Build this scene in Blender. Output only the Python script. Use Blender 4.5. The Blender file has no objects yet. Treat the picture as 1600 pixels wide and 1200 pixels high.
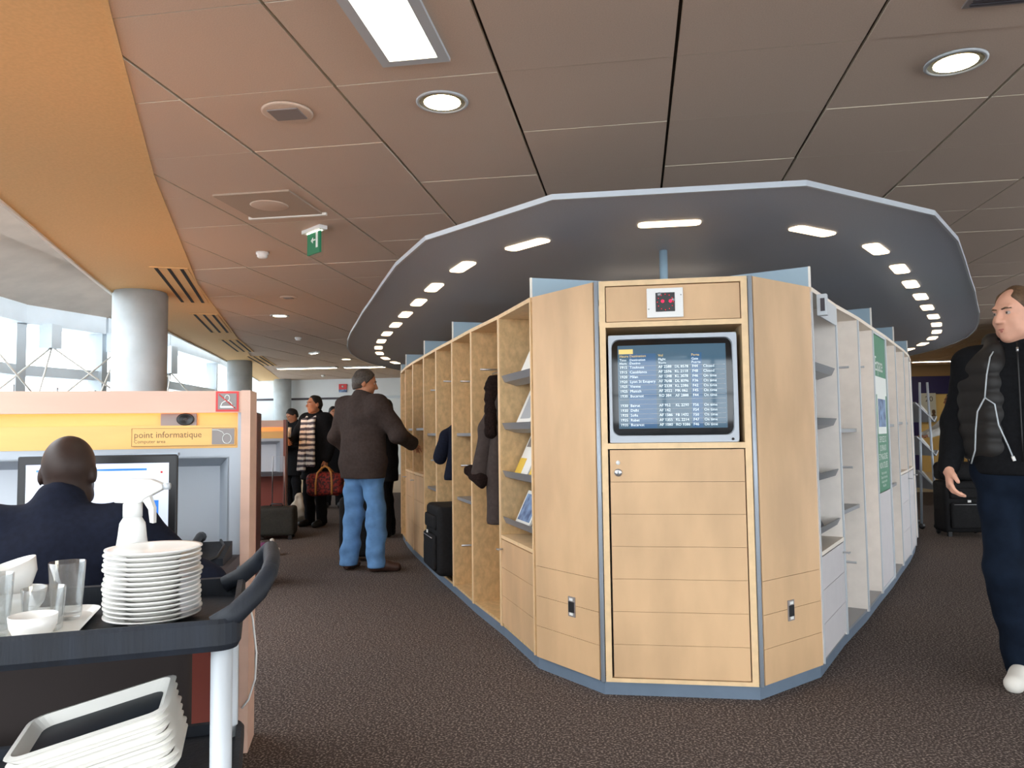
import bpy, math, random
import numpy as np
from mathutils import Vector, Matrix
random.seed(7)
R = math.radians
scene = bpy.context.scene
COL = scene.collection

# ------------------------------------------------------------------ camera
CAM = Vector((-0.234, -3.579, 1.20))
FPX = 1200.0
_y, _p, _r = R(8.2), R(3.53), R(0.7)
FWD = Vector((-math.sin(_y) * math.cos(_p), math.cos(_y) * math.cos(_p), math.sin(_p)))
_r0 = Vector((math.cos(_y), math.sin(_y), 0))
_u0 = _r0.cross(FWD)
RGT = _r0 * math.cos(_r) - _u0 * math.sin(_r)
UPV = _u0 * math.cos(_r) + _r0 * math.sin(_r)
cd = bpy.data.cameras.new('camera')
cam = bpy.data.objects.new('camera', cd)
COL.objects.link(cam)
cd.sensor_width = 36.0
cd.lens = 27.0
cd.clip_start = 0.05
cd.clip_end = 500
m = Matrix((RGT, UPV, -FWD)).transposed().to_4x4()
m.translation = CAM
cam.matrix_world = m
scene.camera = cam
FH = Vector((-math.sin(_y), math.cos(_y), 0))


def ray(px, py):
    return FWD + RGT * ((px - 800) / FPX) - UPV * ((py - 600) / FPX)


def G(px, py, z=0.0):
    """world point at height z seen at a photograph pixel"""
    d = ray(px, py)
    return CAM + d * ((z - CAM.z) / d.z)


def D(px, py, d):
    """world point at horizontal distance d from the camera"""
    v = ray(px, py)
    return CAM + v * (d / v.dot(FH))


def FX(px, d, z=0.0):
    """point at column px, distance d, height z"""
    q = D(px, 674, d)
    return Vector((q.x, q.y, z))


# ------------------------------------------------------------------ world, exposure
w = bpy.data.worlds.new('world')
scene.world = w
w.use_nodes = True
bg = w.node_tree.nodes['Background']
bg.inputs[0].default_value = (0.90, 0.96, 1.0, 1)
bg.inputs[1].default_value = 4.3
vs = scene.view_settings
vs.view_transform = 'Standard'
vs.look = 'None'
vs.gamma = 1.0
vs.use_curve_mapping = False
vs.exposure = 0.44


# ------------------------------------------------------------------ materials
def lin(c):
    return tuple(((v / 255) / 12.92 if v / 255 <= 0.04045 else ((v / 255 + 0.055) / 1.055) ** 2.4) for v in c[:3])


MATS = {}


def mat(name, col, rough=0.6, metal=0.0, var=0.0, scale=8.0, stretch=(1, 1, 1), bump=0.0, bscale=None,
        emit=None, estr=0.0, trans=0.0, spec=0.5, col2=None, lo=0.35, hi=0.65, detail=4.0, sheen=0.0, alpha=1.0):
    if name in MATS:
        return MATS[name]
    mt = bpy.data.materials.new(name)
    mt.use_nodes = True
    nt = mt.node_tree
    b = nt.nodes['Principled BSDF']
    c = lin(col)
    b.inputs['Base Color'].default_value = (*c, 1)
    b.inputs['Roughness'].default_value = rough
    b.inputs['Metallic'].default_value = metal
    b.inputs['Specular IOR Level'].default_value = spec
    if trans:
        b.inputs['Transmission Weight'].default_value = trans
        b.inputs['IOR'].default_value = 1.45
    if sheen:
        b.inputs['Sheen Weight'].default_value = sheen
    if alpha < 1:
        b.inputs['Alpha'].default_value = alpha
    if emit:
        b.inputs['Emission Color'].default_value = (*lin(emit), 1)
        b.inputs['Emission Strength'].default_value = estr
    if var or col2 or bump:
        tc = nt.nodes.new('ShaderNodeTexCoord')
        mp = nt.nodes.new('ShaderNodeMapping')
        mp.inputs['Scale'].default_value = stretch
        nt.links.new(tc.outputs['Object'], mp.inputs['Vector'])
        nz = nt.nodes.new('ShaderNodeTexNoise')
        nz.inputs['Scale'].default_value = scale
        nz.inputs['Detail'].default_value = detail
        nt.links.new(mp.outputs[0], nz.inputs['Vector'])
        if var or col2:
            cr = nt.nodes.new('ShaderNodeValToRGB')
            cr.color_ramp.elements[0].position = lo
            cr.color_ramp.elements[1].position = hi
            a = tuple(max(0, v * (1 - var)) for v in c)
            z = lin(col2) if col2 else tuple(min(1, v * (1 + var)) for v in c)
            cr.color_ramp.elements[0].color = (*a, 1)
            cr.color_ramp.elements[1].color = (*z, 1)
            nt.links.new(nz.outputs['Fac'], cr.inputs[0])
            nt.links.new(cr.outputs[0], b.inputs['Base Color'])
        if bump:
            n2 = nt.nodes.new('ShaderNodeTexNoise')
            n2.inputs['Scale'].default_value = bscale or scale
            n2.inputs['Detail'].default_value = 3
            nt.links.new(mp.outputs[0], n2.inputs['Vector'])
            bp = nt.nodes.new('ShaderNodeBump')
            bp.inputs['Strength'].default_value = bump
            bp.inputs['Distance'].default_value = 0.01
            nt.links.new(n2.outputs['Fac'], bp.inputs['Height'])
            nt.links.new(bp.outputs[0], b.inputs['Normal'])
    MATS[name] = mt
    return mt


mat('carpet', (76, 67, 65), 0.95, col2=(152, 140, 132), scale=105, lo=0.5, hi=0.66, detail=2, bump=0.4, spec=0.1)
mat('tile_floor', (176, 160, 136), 0.5, var=0.08, scale=2)
mat('ceiling_board', (208, 187, 170), 0.85, var=0.05, scale=180, bump=0.08, spec=0.2)
mat('ceiling_edge', (222, 210, 192), 0.8)
mat('ceiling_gap', (70, 58, 48), 0.9)
mat('soffit', (228, 190, 138), 0.8, var=0.04, scale=60, bump=0.05, spec=0.2)
mat('edge_white', (235, 232, 225), 0.6)
mat('birch', (208, 171, 130), 0.5, var=0.10, scale=5, stretch=(1, 1, 0.35), bump=0.02, bscale=60)
mat('birch_burl', (204, 172, 126), 0.45, var=0.13, scale=34, stretch=(1, 1, 0.7), detail=6)
mat('birch_edge', (228, 196, 152), 0.5, var=0.06, scale=20)
mat('cream', (248, 240, 232), 0.55, var=0.03, scale=14)
mat('cream_edge', (232, 222, 208), 0.5)
mat('pale_door', (206, 202, 204), 0.5, var=0.02, scale=10)
mat('alu', (168, 178, 190), 0.45, 0.2)
mat('alu_matte', (196, 202, 208), 0.5, 0.15)
mat('steel', (190, 192, 196), 0.3, 0.9)
mat('plinth', (104, 120, 138), 0.45, var=0.05, scale=10)
mat('fin', (150, 176, 194), 0.45)
mat('canopy', (160, 168, 184), 0.5, var=0.03, scale=120, bump=0.05)
mat('canopy_rim', (186, 194, 204), 0.4, 0.2)
mat('lens', (255, 236, 205), 0.4, emit=(255, 222, 180), estr=3.2)
mat('black', (18, 18, 20), 0.6)
mat('black_plastic', (24, 24, 27), 0.4)
mat('dark_gap', (20, 15, 12), 0.9)
mat('white_plastic', (232, 232, 230), 0.4)
mat('tv_case', (178, 186, 196), 0.4)
mat('shelf_grey', (146, 148, 152), 0.4, 0.35)
mat('concrete', (176, 184, 188), 0.75, var=0.10, scale=3, detail=8, bump=0.05, bscale=30)
mat('concrete_dark', (204, 192, 180), 0.85, var=0.06, scale=3)
mat('beam_blue', (214, 224, 232), 0.7, var=0.03, scale=3)
mat('wall_white', (222, 226, 228), 0.7, var=0.02, scale=2)
mat('wall_navy', (40, 36, 92), 0.5, var=0.1, scale=2)
mat('wall_yellow', (226, 196, 128), 0.6, var=0.04, scale=2)
mat('wall_tan', (168, 136, 96), 0.7)
mat('seam_dark', (70, 66, 72), 0.7)
mat('frame_grey', (186, 194, 200), 0.5, 0.2)
mat('green_sign', (18, 108, 72), 0.4, emit=(20, 130, 85), estr=0.12)
mat('sign_white', (236, 240, 236), 0.5)
mat('desk_pink', (214, 176, 156), 0.5, var=0.05, scale=4, stretch=(0.3, 1, 3))
mat('desk_orange', (236, 184, 108), 0.5, var=0.05, scale=5, stretch=(0.3, 1, 3))
mat('desk_grey', (176, 184, 194), 0.55)
mat('desk_recess', (206, 212, 220), 0.6)
mat('mahogany', (120, 66, 54), 0.45, var=0.10, scale=6, stretch=(1, 1, 0.3))
mat('brick_red', (140, 66, 54), 0.6)
mat('cart_black', (19, 26, 37), 0.65, var=0.25, scale=30, stretch=(1, 1, 0.1), bump=0.15, bscale=120)
mat('porcelain', (246, 244, 240), 0.18)
mat('tray_white', (238, 236, 230), 0.35)
mat('tray_dark', (22, 30, 42), 0.5)
mat('lemon', (238, 214, 60), 0.5)
mat('chair_brown', (40, 30, 28), 0.8)
mat('skin_light', (226, 172, 148), 0.5, var=0.05, scale=20, spec=0.3)
mat('skin_tan', (176, 122, 92), 0.5, var=0.05, scale=20, spec=0.3)
mat('skin_dark', (50, 36, 31), 0.5, var=0.08, scale=30, spec=0.3)
mat('hair_black', (22, 19, 18), 0.6, var=0.2, scale=60)
mat('hair_brown', (92, 70, 50), 0.6, var=0.25, scale=60)
mat('hair_grey', (62, 54, 48), 0.6, var=0.35, scale=70)
mat('cloth_black', (20, 21, 24), 0.9, var=0.2, scale=60, bump=0.1, spec=0.15)
mat('cloth_navy', (20, 24, 38), 0.9, var=0.15, scale=60, bump=0.1, spec=0.15)
mat('vest', (26, 24, 24), 0.6, var=0.15, scale=40)
mat('jeans_blue', (96, 136, 182), 0.9, var=0.18, scale=9, bump=0.15, bscale=120, spec=0.1)
mat('jeans_dark', (19, 28, 42), 0.9, var=0.2, scale=12, bump=0.1, bscale=120, spec=0.1)
mat('jacket_brown', (62, 53, 50), 0.9, var=0.12, scale=40, bump=0.15, bscale=150, spec=0.1)
mat('coat_grey', (66, 58, 56), 0.9, var=0.12, scale=40, spec=0.1)
mat('fur', (34, 24, 22), 0.95, var=0.3, scale=90, bump=0.8, bscale=120, spec=0.1)
mat('shoe_brown', (62, 40, 32), 0.5)
mat('shoe_white', (224, 220, 212), 0.6)
mat('bag_red', (142, 40, 34), 0.7, col2=(60, 18, 22), scale=38, lo=0.45, hi=0.55)
mat('leather_tan', (196, 138, 72), 0.6)
mat('luggage', (24, 24, 26), 0.75, var=0.2, scale=50, bump=0.1, spec=0.2)
mat('luggage_green', (38, 36, 30), 0.8, var=0.2, scale=50)
mat('paper', (236, 236, 232), 0.7)
mat('paper_grey', (170, 174, 180), 0.6)
mat('yellow_print', (228, 190, 70), 0.6)
mat('purple_print', (110, 80, 120), 0.6)
mat('blue_print', (130, 160, 200), 0.6, col2=(60, 80, 120), scale=14)
mat('red_sign', (214, 58, 58), 0.5)
mat('sign_grey', (140, 132, 130), 0.5)
mat('cable_black', (18, 18, 20), 0.5)
mat('eye_white', (178, 164, 156), 0.3)
mat('iris', (60, 50, 44), 0.3)
mat('lip', (190, 120, 108), 0.5)
mat('led_red', (200, 10, 30), 0.4, emit=(255, 20, 50), estr=4.0)
mat('led_dim', (120, 10, 24), 0.4, emit=(255, 20, 50), estr=0.9)
mat('lamp_tube', (255, 255, 240), 0.4, emit=(255, 250, 225), estr=7.0)
mat('lamp_warm', (255, 224, 180), 0.4, emit=(255, 190, 115), estr=5.5)
mat('lamp_down', (255, 240, 205), 0.4, emit=(255, 232, 190), estr=10.0)
mat('lamp_strip', (255, 244, 220), 0.4, emit=(255, 236, 200), estr=14.0)
mat('diffuser_grey', (178, 160, 143), 0.8, var=0.05, scale=200)
mat('reflector', (226, 214, 180), 0.25, 0.6)
mat('tube_uplight', (255, 210, 150), 0.4, emit=(255, 176, 90), estr=44.0)
mat('crt', (40, 58, 74), 0.06, emit=(92, 128, 150), estr=0.36)
mat('crt_column', (44, 70, 100), 0.06, emit=(70, 116, 156), estr=0.34)
mat('crt_border', (10, 12, 16), 0.08)
mat('crt_text', (220, 232, 238), 0.3, emit=(215, 230, 238), estr=0.42)
mat('crt_yellow', (220, 190, 110), 0.3, emit=(200, 170, 100), estr=0.3)
mat('screen_white', (225, 230, 240), 0.2, emit=(205, 218, 240), estr=0.38)
mat('screen_blue', (60, 120, 210), 0.2, emit=(50, 110, 205), estr=0.7)
mat('screen_lav', (190, 200, 225), 0.2, emit=(190, 204, 232), estr=0.7)
mat('poster_grey', (196, 200, 196), 0.6)
mat('sign_text', (120, 90, 60), 0.6)
mat('plant', (150, 150, 110), 0.7)
mat('grass_bag', (190, 184, 170), 0.7)
mat('purple_cloth', (96, 40, 84), 0.8)
mat('water', (90, 100, 120), 0.4)


def stripes_mat():
    mt = bpy.data.materials.new('striped_knit')
    mt.use_nodes = True
    nt = mt.node_tree
    b = nt.nodes['Principled BSDF']
    b.inputs['Roughness'].default_value = 0.9
    tc = nt.nodes.new('ShaderNodeTexCoord')
    wv = nt.nodes.new('ShaderNodeTexWave')
    wv.bands_direction = 'Z'
    wv.inputs['Scale'].default_value = 4.6
    wv.inputs['Distortion'].default_value = 1.6
    wv.inputs['Detail Scale'].default_value = 2.0
    cr = nt.nodes.new('ShaderNodeValToRGB')
    cr.color_ramp.interpolation = 'CONSTANT'
    cr.color_ramp.elements[0].color = (*lin((232, 228, 220)), 1)
    cr.color_ramp.elements[1].position = 0.5
    cr.color_ramp.elements[1].color = (*lin((84, 80, 88)), 1)
    nt.links.new(tc.outputs['Object'], wv.inputs['Vector'])
    nt.links.new(wv.outputs['Fac'], cr.inputs[0])
    nt.links.new(cr.outputs[0], b.inputs['Base Color'])
    MATS['striped_knit'] = mt


stripes_mat()


def thin_glass(name, tint, refl, haze=0.0):
    mt = bpy.data.materials.new(name)
    mt.use_nodes = True
    nt = mt.node_tree
    out = nt.nodes['Material Output']
    nt.nodes.remove(nt.nodes['Principled BSDF'])
    tr = nt.nodes.new('ShaderNodeBsdfTransparent')
    tr.inputs[0].default_value = (*tint, 1)
    gl = nt.nodes.new('ShaderNodeBsdfGlossy')
    gl.inputs['Roughness'].default_value = 0.04
    lw = nt.nodes.new('ShaderNodeLayerWeight')
    lw.inputs['Blend'].default_value = .25
    mu = nt.nodes.new('ShaderNodeMath')
    mu.operation = 'MULTIPLY'
    mu.inputs[1].default_value = refl
    nt.links.new(lw.outputs['Facing'], mu.inputs[0])
    df = nt.nodes.new('ShaderNodeBsdfDiffuse')
    m2 = nt.nodes.new('ShaderNodeMixShader')
    m2.inputs[0].default_value = haze
    mx = nt.nodes.new('ShaderNodeMixShader')
    nt.links.new(mu.outputs[0], mx.inputs[0])
    nt.links.new(tr.outputs[0], m2.inputs[1])
    nt.links.new(df.outputs[0], m2.inputs[2])
    nt.links.new(m2.outputs[0], mx.inputs[1])
    nt.links.new(gl.outputs[0], mx.inputs[2])
    nt.links.new(mx.outputs[0], out.inputs[0])
    MATS[name] = mt


thin_glass('glass_ware', (.95, .97, .98), .7, .045)
thin_glass('glass_out', (.97, .985, .99), .2)

# ------------------------------------------------------------------ mesh helpers
LOC = {}


class MB:
    """collects shapes in world coordinates and links them as one mesh object"""

    def __init__(self):
        self.v, self.f, self.m, self.s = [], [], [], []
        self.mats = []

    def mi(self, mname):
        if mname not in self.mats:
            self.mats.append(mname)
        return self.mats.index(mname)

    def add(self, vs, fs, mname=None, smooth=False):
        o = len(self.v)
        k = self.mi(mname or self.cur)
        self.v += [Vector(p) for p in vs]
        for f in fs:
            self.f.append([o + i for i in f])
            self.m.append(k)
            self.s.append(smooth)
        return self

    def hexa(self, c, mname=None):
        """8 corners: bottom 4 (ccw from above) then top 4"""
        return self.add(c, [(3, 2, 1, 0), (4, 5, 6, 7), (0, 1, 5, 4), (1, 2, 6, 5), (2, 3, 7, 6), (3, 0, 4, 7)], mname)

    def box(self, x0, x1, y0, y1, z0, z1, mname=None, fr=None):
        c = [(x0, y0, z0), (x1, y0, z0), (x1, y1, z0), (x0, y1, z0), (x0, y0, z1), (x1, y0, z1), (x1, y1, z1), (x0, y1, z1)]
        if fr:
            c = [fr(*p) for p in c]
        return self.hexa(c, mname)

    def prism(self, poly, z0, z1, mname=None, fr=None):
        n = len(poly)
        c = [(p[0], p[1], z0) for p in poly] + [(p[0], p[1], z1) for p in poly]
        if fr:
            c = [fr(*p) for p in c]
        fs = [tuple(range(n - 1, -1, -1)), tuple(range(n, 2 * n))] + [(i, (i + 1) % n, n + (i + 1) % n, n + i) for i in range(n)]
        return self.add(c, fs, mname)

    def extr(self, poly, d, mname=None, smooth=False):
        """planar polygon of 3-D points pushed along vector d"""
        n = len(poly)
        d = Vector(d)
        c = [Vector(p) for p in poly] + [Vector(p) + d for p in poly]
        fs = [tuple(range(n - 1, -1, -1)), tuple(range(n, 2 * n))] + [(i, (i + 1) % n, n + (i + 1) % n, n + i) for i in range(n)]
        return self.add(c, fs, mname, smooth)

    def tube(self, pts, r, n=8, mname=None, caps=True, flat=1.0):
        pts = [Vector(p) for p in pts]
        rs = r if isinstance(r, (list, tuple)) else [r] * len(pts)
        vs, fs = [], []
        prev = None
        for i, p in enumerate(pts):
            a = pts[max(i - 1, 0)]
            b = pts[min(i + 1, len(pts) - 1)]
            t = (b - a).normalized()
            if prev is None:
                ref = Vector((0, 0, 1)) if abs(t.z) < 0.9 else Vector((1, 0, 0))
                u = t.cross(ref).normalized()
            else:
                u = (prev - t * prev.dot(t)).normalized()
            prev = u
            v = t.cross(u)
            for k in range(n):
                a_ = 2 * math.pi * k / n
                vs.append(p + u * (math.cos(a_) * rs[i]) + v * (math.sin(a_) * rs[i] * flat))
        for i in range(len(pts) - 1):
            for k in range(n):
                fs.append((i * n + k, i * n + (k + 1) % n, (i + 1) * n + (k + 1) % n, (i + 1) * n + k))
        self.add(vs, fs, mname, True)
        if caps:
            o = len(self.v) - len(vs)
            k = self.mi(mname or self.cur)
            self.f += [[o + j for j in range(n - 1, -1, -1)], [o + (len(pts) - 1) * n + j for j in range(n)]]
            self.m += [k, k]
            self.s += [False, False]
        return self

    def lathe(self, prof, c, n=24, mname=None, axis=None, sx=1.0):
        """profile of (radius, height) about a vertical axis through c, or about 'axis'"""
        c = Vector(c)
        if axis is None:
            X, Y, Z = Vector((1, 0, 0)), Vector((0, 1, 0)), Vector((0, 0, 1))
        else:
            Z = Vector(axis).normalized()
            X = Z.cross(Vector((0, 0, 1)) if abs(Z.z) < 0.9 else Vector((1, 0, 0))).normalized()
            Y = Z.cross(X)
        vs, fs = [], []
        for r, h in prof:
            for k in range(n):
                a = 2 * math.pi * k / n
                vs.append(c + X * (r * math.cos(a) * sx) + Y * (r * math.sin(a)) + Z * h)
        for i in range(len(prof) - 1):
            for k in range(n):
                fs.append((i * n + k, i * n + (k + 1) % n, (i + 1) * n + (k + 1) % n, (i + 1) * n + k))
        if prof[0][0] > 1e-6:
            fs.append(tuple(range(n - 1, -1, -1)))
        if prof[-1][0] > 1e-6:
            fs.append(tuple((len(prof) - 1) * n + k for k in range(n)))
        return self.add(vs, fs, mname, True)

    def build(self, name, parent=None, mname=None, base=None):
        me = bpy.data.meshes.new(name)
        off = Vector((0, 0, 0))
        if parent is not None:
            off = LOC[parent.name]
        elif base is not None:
            off = Vector(base)
        me.from_pydata([tuple(p - off) for p in self.v], [], self.f)
        for k in self.mats:
            me.materials.append(MATS[k])
        me.polygons.foreach_set('material_index', self.m)
        me.polygons.foreach_set('use_smooth', self.s)
        me.update()
        o = bpy.data.objects.new(name, me)
        COL.objects.link(o)
        if parent is not None:
            o.parent = parent
            LOC[o.name] = LOC[parent.name]
        else:
            o.location = off
            LOC[o.name] = off
        return o


def mb(mname):
    q = MB()
    q.cur = mname
    return q


def bevel(o, wdt=0.004, seg=2, ang=40):
    b = o.modifiers.new('bevel', 'BEVEL')
    b.width = wdt
    b.segments = seg
    b.limit_method = 'ANGLE'
    b.angle_limit = R(ang)
    return o


def tag(o, label, cat, group=None):
    o['label'] = label
    o['category'] = cat
    if group:
        o['group'] = group
    return o


def struct(o):
    o['kind'] = 'structure'
    return o


def thing(name, loc, label, cat, group=None):
    o = bpy.data.objects.new(name, None)
    COL.objects.link(o)
    o.location = Vector(loc)
    o.empty_display_size = 0.1
    LOC[o.name] = Vector(loc)
    return tag(o, label, cat, group)


def copy_tree(o, parent=None, dloc=(0, 0, 0)):
    c = o.copy()
    COL.objects.link(c)
    if parent is not None:
        c.parent = parent
    else:
        c.location = o.location + Vector(dloc)
    LOC[c.name] = LOC[o.name] + Vector(dloc)
    for ch in list(o.children):
        copy_tree(ch, c)
    return c


_tc = {}


def text(q, body, origin, ux, uy, size, mname, align='LEFT', spacing=1.0, lift=0.0, sx=1.0):
    """flat lettering: ux = writing direction, uy = up"""
    key = (body, align, spacing)
    if key not in _tc:
        cu = bpy.data.curves.new('text', 'FONT')
        cu.body = body
        cu.align_x = align
        cu.space_line = spacing
        cu.resolution_u = 2
        ob = bpy.data.objects.new('text', cu)
        me = bpy.data.meshes.new_from_object(ob)
        _tc[key] = ([v.co.copy() for v in me.vertices], [tuple(p.vertices) for p in me.polygons])
        bpy.data.objects.remove(ob)
        bpy.data.meshes.remove(me)
        bpy.data.curves.remove(cu)
    vs, fs = _tc[key]
    origin, ux, uy = Vector(origin), Vector(ux).normalized(), Vector(uy).normalized()
    n = ux.cross(uy)
    q.add([origin + ux * (v.x * size * sx) + uy * (v.y * size) + n * lift for v in vs], fs, mname)
    return q


def frame(o, ux, uy=None, uz=(0, 0, 1)):
    o, ux, uz = Vector(o), Vector(ux).normalized(), Vector(uz)
    uy = Vector(uy).normalized() if uy is not None else uz.cross(ux).normalized()
    return lambda a, b, c: o + ux * a + uy * b + uz * c


def rrect(cx, cy, wx, wy, r, n=4):
    out = []
    for sx, sy, a0 in ((1, -1, -90), (1, 1, 0), (-1, 1, 90), (-1, -1, 180)):
        for k in range(n + 1):
            a = R(a0 + 90 * k / n)
            out.append((cx + sx * (wx / 2 - r) + r * math.cos(a), cy + sy * (wy / 2 - r) + r * math.sin(a)))
    return out

# ================================================================== THE SETTING
ZC = 2.80
q = mb('carpet')
q.add([(-11, -10, 0), (12.5, -10, 0), (12.5, 11.5, 0), (-11, 11.5, 0), (-11, -10, -.1), (12.5, -10, -.1), (12.5, 11.5, -.1), (-11, 11.5, -.1)],
      [(0, 1, 2, 3), (7, 6, 5, 4), (4, 5, 1, 0), (5, 6, 2, 1), (6, 7, 3, 2), (7, 4, 0, 3)])
q.box(-12, 12.5, 11.5, 18.2, -.1, 0, 'tile_floor')
struct(q.build('floor'))

# ceiling: soffit slab, hanging boards, curved band along the glazing
JC = [(.83, -6.0), (-.70, -3.45), (-2.12, -1.01), (-3.05, .68), (-4.64, 3.87), (-7.89, 11.49), (-10.3, 18.1)]
EC = [(-.9, -6.6), (-2.2, -3.75), (-3.4, -1.1), (-4.36, 1.0), (-5.83, 4.16), (-7.06, 7.13), (-8.62, 11.7), (-11.0, 18.1)]
q = mb('ceiling_gap')
top = [(p[0], p[1]) for p in JC[::-1]] + [(.83, -6.4), (12.5, -6.4), (12.5, 18.1)]
q.prism(top, ZC + .03, ZC + .25)
ceil = struct(q.build('ceiling'))
# pieces of the ceiling: boards of 0.77 x 0.70 m
ca = R(-0.9)
cx_, sx_ = math.cos(ca), math.sin(ca)


def c2w(a, b):
    return (a * cx_ - b * sx_, a * sx_ + b * cx_)


def clip(poly, a, b):
    """keep what lies right of the line a -> b"""
    out = []
    dx, dy = b[0] - a[0], b[1] - a[1]
    side = lambda p: dx * (p[1] - a[1]) - dy * (p[0] - a[0])
    for i in range(len(poly)):
        p, r_ = poly[i], poly[(i + 1) % len(poly)]
        sp, sr = side(p), side(r_)
        if sp <= 0:
            out.append(p)
        if (sp < 0 < sr) or (sr < 0 < sp):
            t = sp / (sp - sr)
            out.append((p[0] + (r_[0] - p[0]) * t, p[1] + (r_[1] - p[1]) * t))
    return out


def in_view(x, y, z, pad=80):
    v = Vector((x, y, z)) - CAM
    d = v.dot(FWD)
    if d < .3:
        return False
    px, py = 800 + FPX * v.dot(RGT) / d, 600 - FPX * v.dot(UPV) / d
    return -pad < px < 1600 + pad and -pad < py < 1200 + pad


far = mb('ceiling_board')
fn = 0
PX, PY = .77, .70
full = {}
for i in range(-16, 18):
    for j in range(-12, 28):
        x0, x1 = .025 + i * PX + .008, .025 + (i + 1) * PX - .008
        y0, y1 = -.30 + j * PY + .0025, -.30 + (j + 1) * PY - .0025
        poly = [c2w(x0, y0), c2w(x1, y0), c2w(x1, y1), c2w(x0, y1)]
        if max(p[0] for p in poly) > 12.5 or max(p[1] for p in poly) > 18.1 or min(p[1] for p in poly) < -6.4:
            continue
        n0 = len(poly)
        cl = poly
        for a, b in zip(JC[:-1], JC[1:]):
            cl = clip(cl, a, b)
            if len(cl) < 3:
                break
        if len(cl) < 3:
            continue
        cut = len(cl) != 4 or any((Vector(p) - Vector(r_)).length > 1e-6 for p, r_ in zip(cl, poly))
        dep = (Vector((poly[0][0], poly[0][1], 0)) - CAM).dot(FH)
        vis = any(in_view(*p, ZC) for p in poly)
        dz = random.uniform(-.0022, .0022)
        if dep < 11.5 and vis:
            cx, cy = c2w((x0 + x1) / 2, (y0 + y1) / 2)
            if not cut and 'm' in full:
                o = full['m'].copy()
                COL.objects.link(o)
                o.location = (cx, cy, ZC + dz)
            else:
                q = mb('ceiling_board')
                n = len(cl)
                q.v = [Vector((p[0], p[1], ZC)) for p in cl] + [Vector((p[0], p[1], ZC + .02)) for p in cl]
                q.mi('ceiling_board'); q.mi('ceiling_edge')
                q.f = [list(range(n - 1, -1, -1)), list(range(n, 2 * n))] + [[k, (k + 1) % n, n + (k + 1) % n, n + k] for k in range(n)]
                q.m = [0, 0] + [1] * n
                q.s = [False] * (n + 2)
                o = q.build('ceiling_panel', None, base=(cx, cy, ZC))
                o.location.z += dz
                if not cut:
                    full['m'] = o
            o.parent = ceil
        else:
            far.prism(cl, ZC + dz, ZC + dz + .02)
            fn += 1
o = far.build('ceiling_panels_far', ceil)
o['kind'] = 'stuff'

# curved band between the boards and the glazing
def lerp_curve(C, y):
    for a, b in zip(C[:-1], C[1:]):
        if a[1] <= y <= b[1]:
            t = (y - a[1]) / (b[1] - a[1])
            return a[0] + (b[0] - a[0]) * t
    return C[-1][0] if y > C[-1][1] else C[0][0]


def smooth_curve(C, n=40):
    out = []
    P = [Vector((*p, 0)) for p in C]
    for k in range(len(P) - 1):
        p0, p1, p2, p3 = P[max(k - 1, 0)], P[k], P[k + 1], P[min(k + 2, len(P) - 1)]
        for s in range(6):
            t = s / 6
            out.append(.5 * ((2 * p1) + (p2 - p0) * t + (2 * p0 - 5 * p1 + 4 * p2 - p3) * t * t + (3 * p1 - p0 - 3 * p2 + p3) * t ** 3))
    out.append(P[-1])
    return [(p.x, p.y) for p in out]


ES = smooth_curve(EC)
band = [(p[0] - .012, p[1]) for p in JC[::-1]] + ES
q = mb('soffit')
q.prism(band[::-1], ZC - .003, ZC + .12)
q.build('soffit_band', ceil)
q = mb('edge_white')
for a, b in zip(ES[:-1], ES[1:]):
    d = (Vector((*b, 0)) - Vector((*a, 0))).normalized()
    nrm = Vector((-d.y, d.x, 0))
    A, B = Vector((*a, 0)), Vector((*b, 0))
    q.prism([A, B, B + nrm * .03, A + nrm * .03], ZC - .02, ZC + .3)
q.build('edge_trim', ceil)
q = mb('soffit')
for a, b in zip(JC[:-1], JC[1:]):
    A, B = Vector((*a, 0)), Vector((*b, 0))
    d = (B - A).normalized()
    nrm = Vector((-d.y, d.x, 0))
    q.prism([A - nrm * .001, B - nrm * .001, B + nrm * .022, A + nrm * .022], ZC - .008, ZC - .002)
q.build('joint_strip', ceil)

# walls
q = mb('wall_white')
q.box(-11.6, -3.6, 18.0, 18.2, 0, ZC + .2)
q.box(-3.6, 12.5, 18.0, 18.2, 2.52, ZC + .2, 'wall_tan')
q.box(-3.6, 12.5, 18.02, 18.2, 2.05, 2.52, 'wall_navy')
q.box(-3.6, -2.9, 18.02, 18.2, 0, 2.05, 'wall_navy')
q.box(-2.9, 7.2, 18.06, 18.2, 0, 2.05, 'wall_yellow')
q.box(7.2, 7.5, 18.02, 18.2, 0, 2.05, 'wall_navy')
q.box(7.5, 12.5, 18.06, 18.2, 0, 2.05, 'wall_yellow')
wall_back = struct(q.build('wall_back'))
q = mb('seam_dark')
q.box(-11.6, -7.95, 17.97, 18.0, 2.2, 2.26)
q.box(-5.75, -3.6, 17.97, 18.0, 2.2, 2.26)
struct(q.build('trim_1'))
q = mb('wall_white')
q.box(-7.7, -5.9, 17.965, 18.0, 0.02, 2.2)
q.box(-7.8, -7.7, 17.95, 18.0, 0, 2.28, 'frame_grey')
q.box(-5.9, -5.8, 17.95, 18.0, 0, 2.28, 'frame_grey')
q.box(-7.7, -5.9, 17.95, 18.0, 2.2, 2.28, 'frame_grey')
d1 = struct(q.build('door_1', base=(-6.8, 18, 0)))
q = mb('steel')
q.tube([(-6.05, 17.955, 1.0), (-6.05, 17.91, 1.0), (-6.16, 17.91, 1.0)], .012)
q.build('door_handle', d1)

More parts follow.
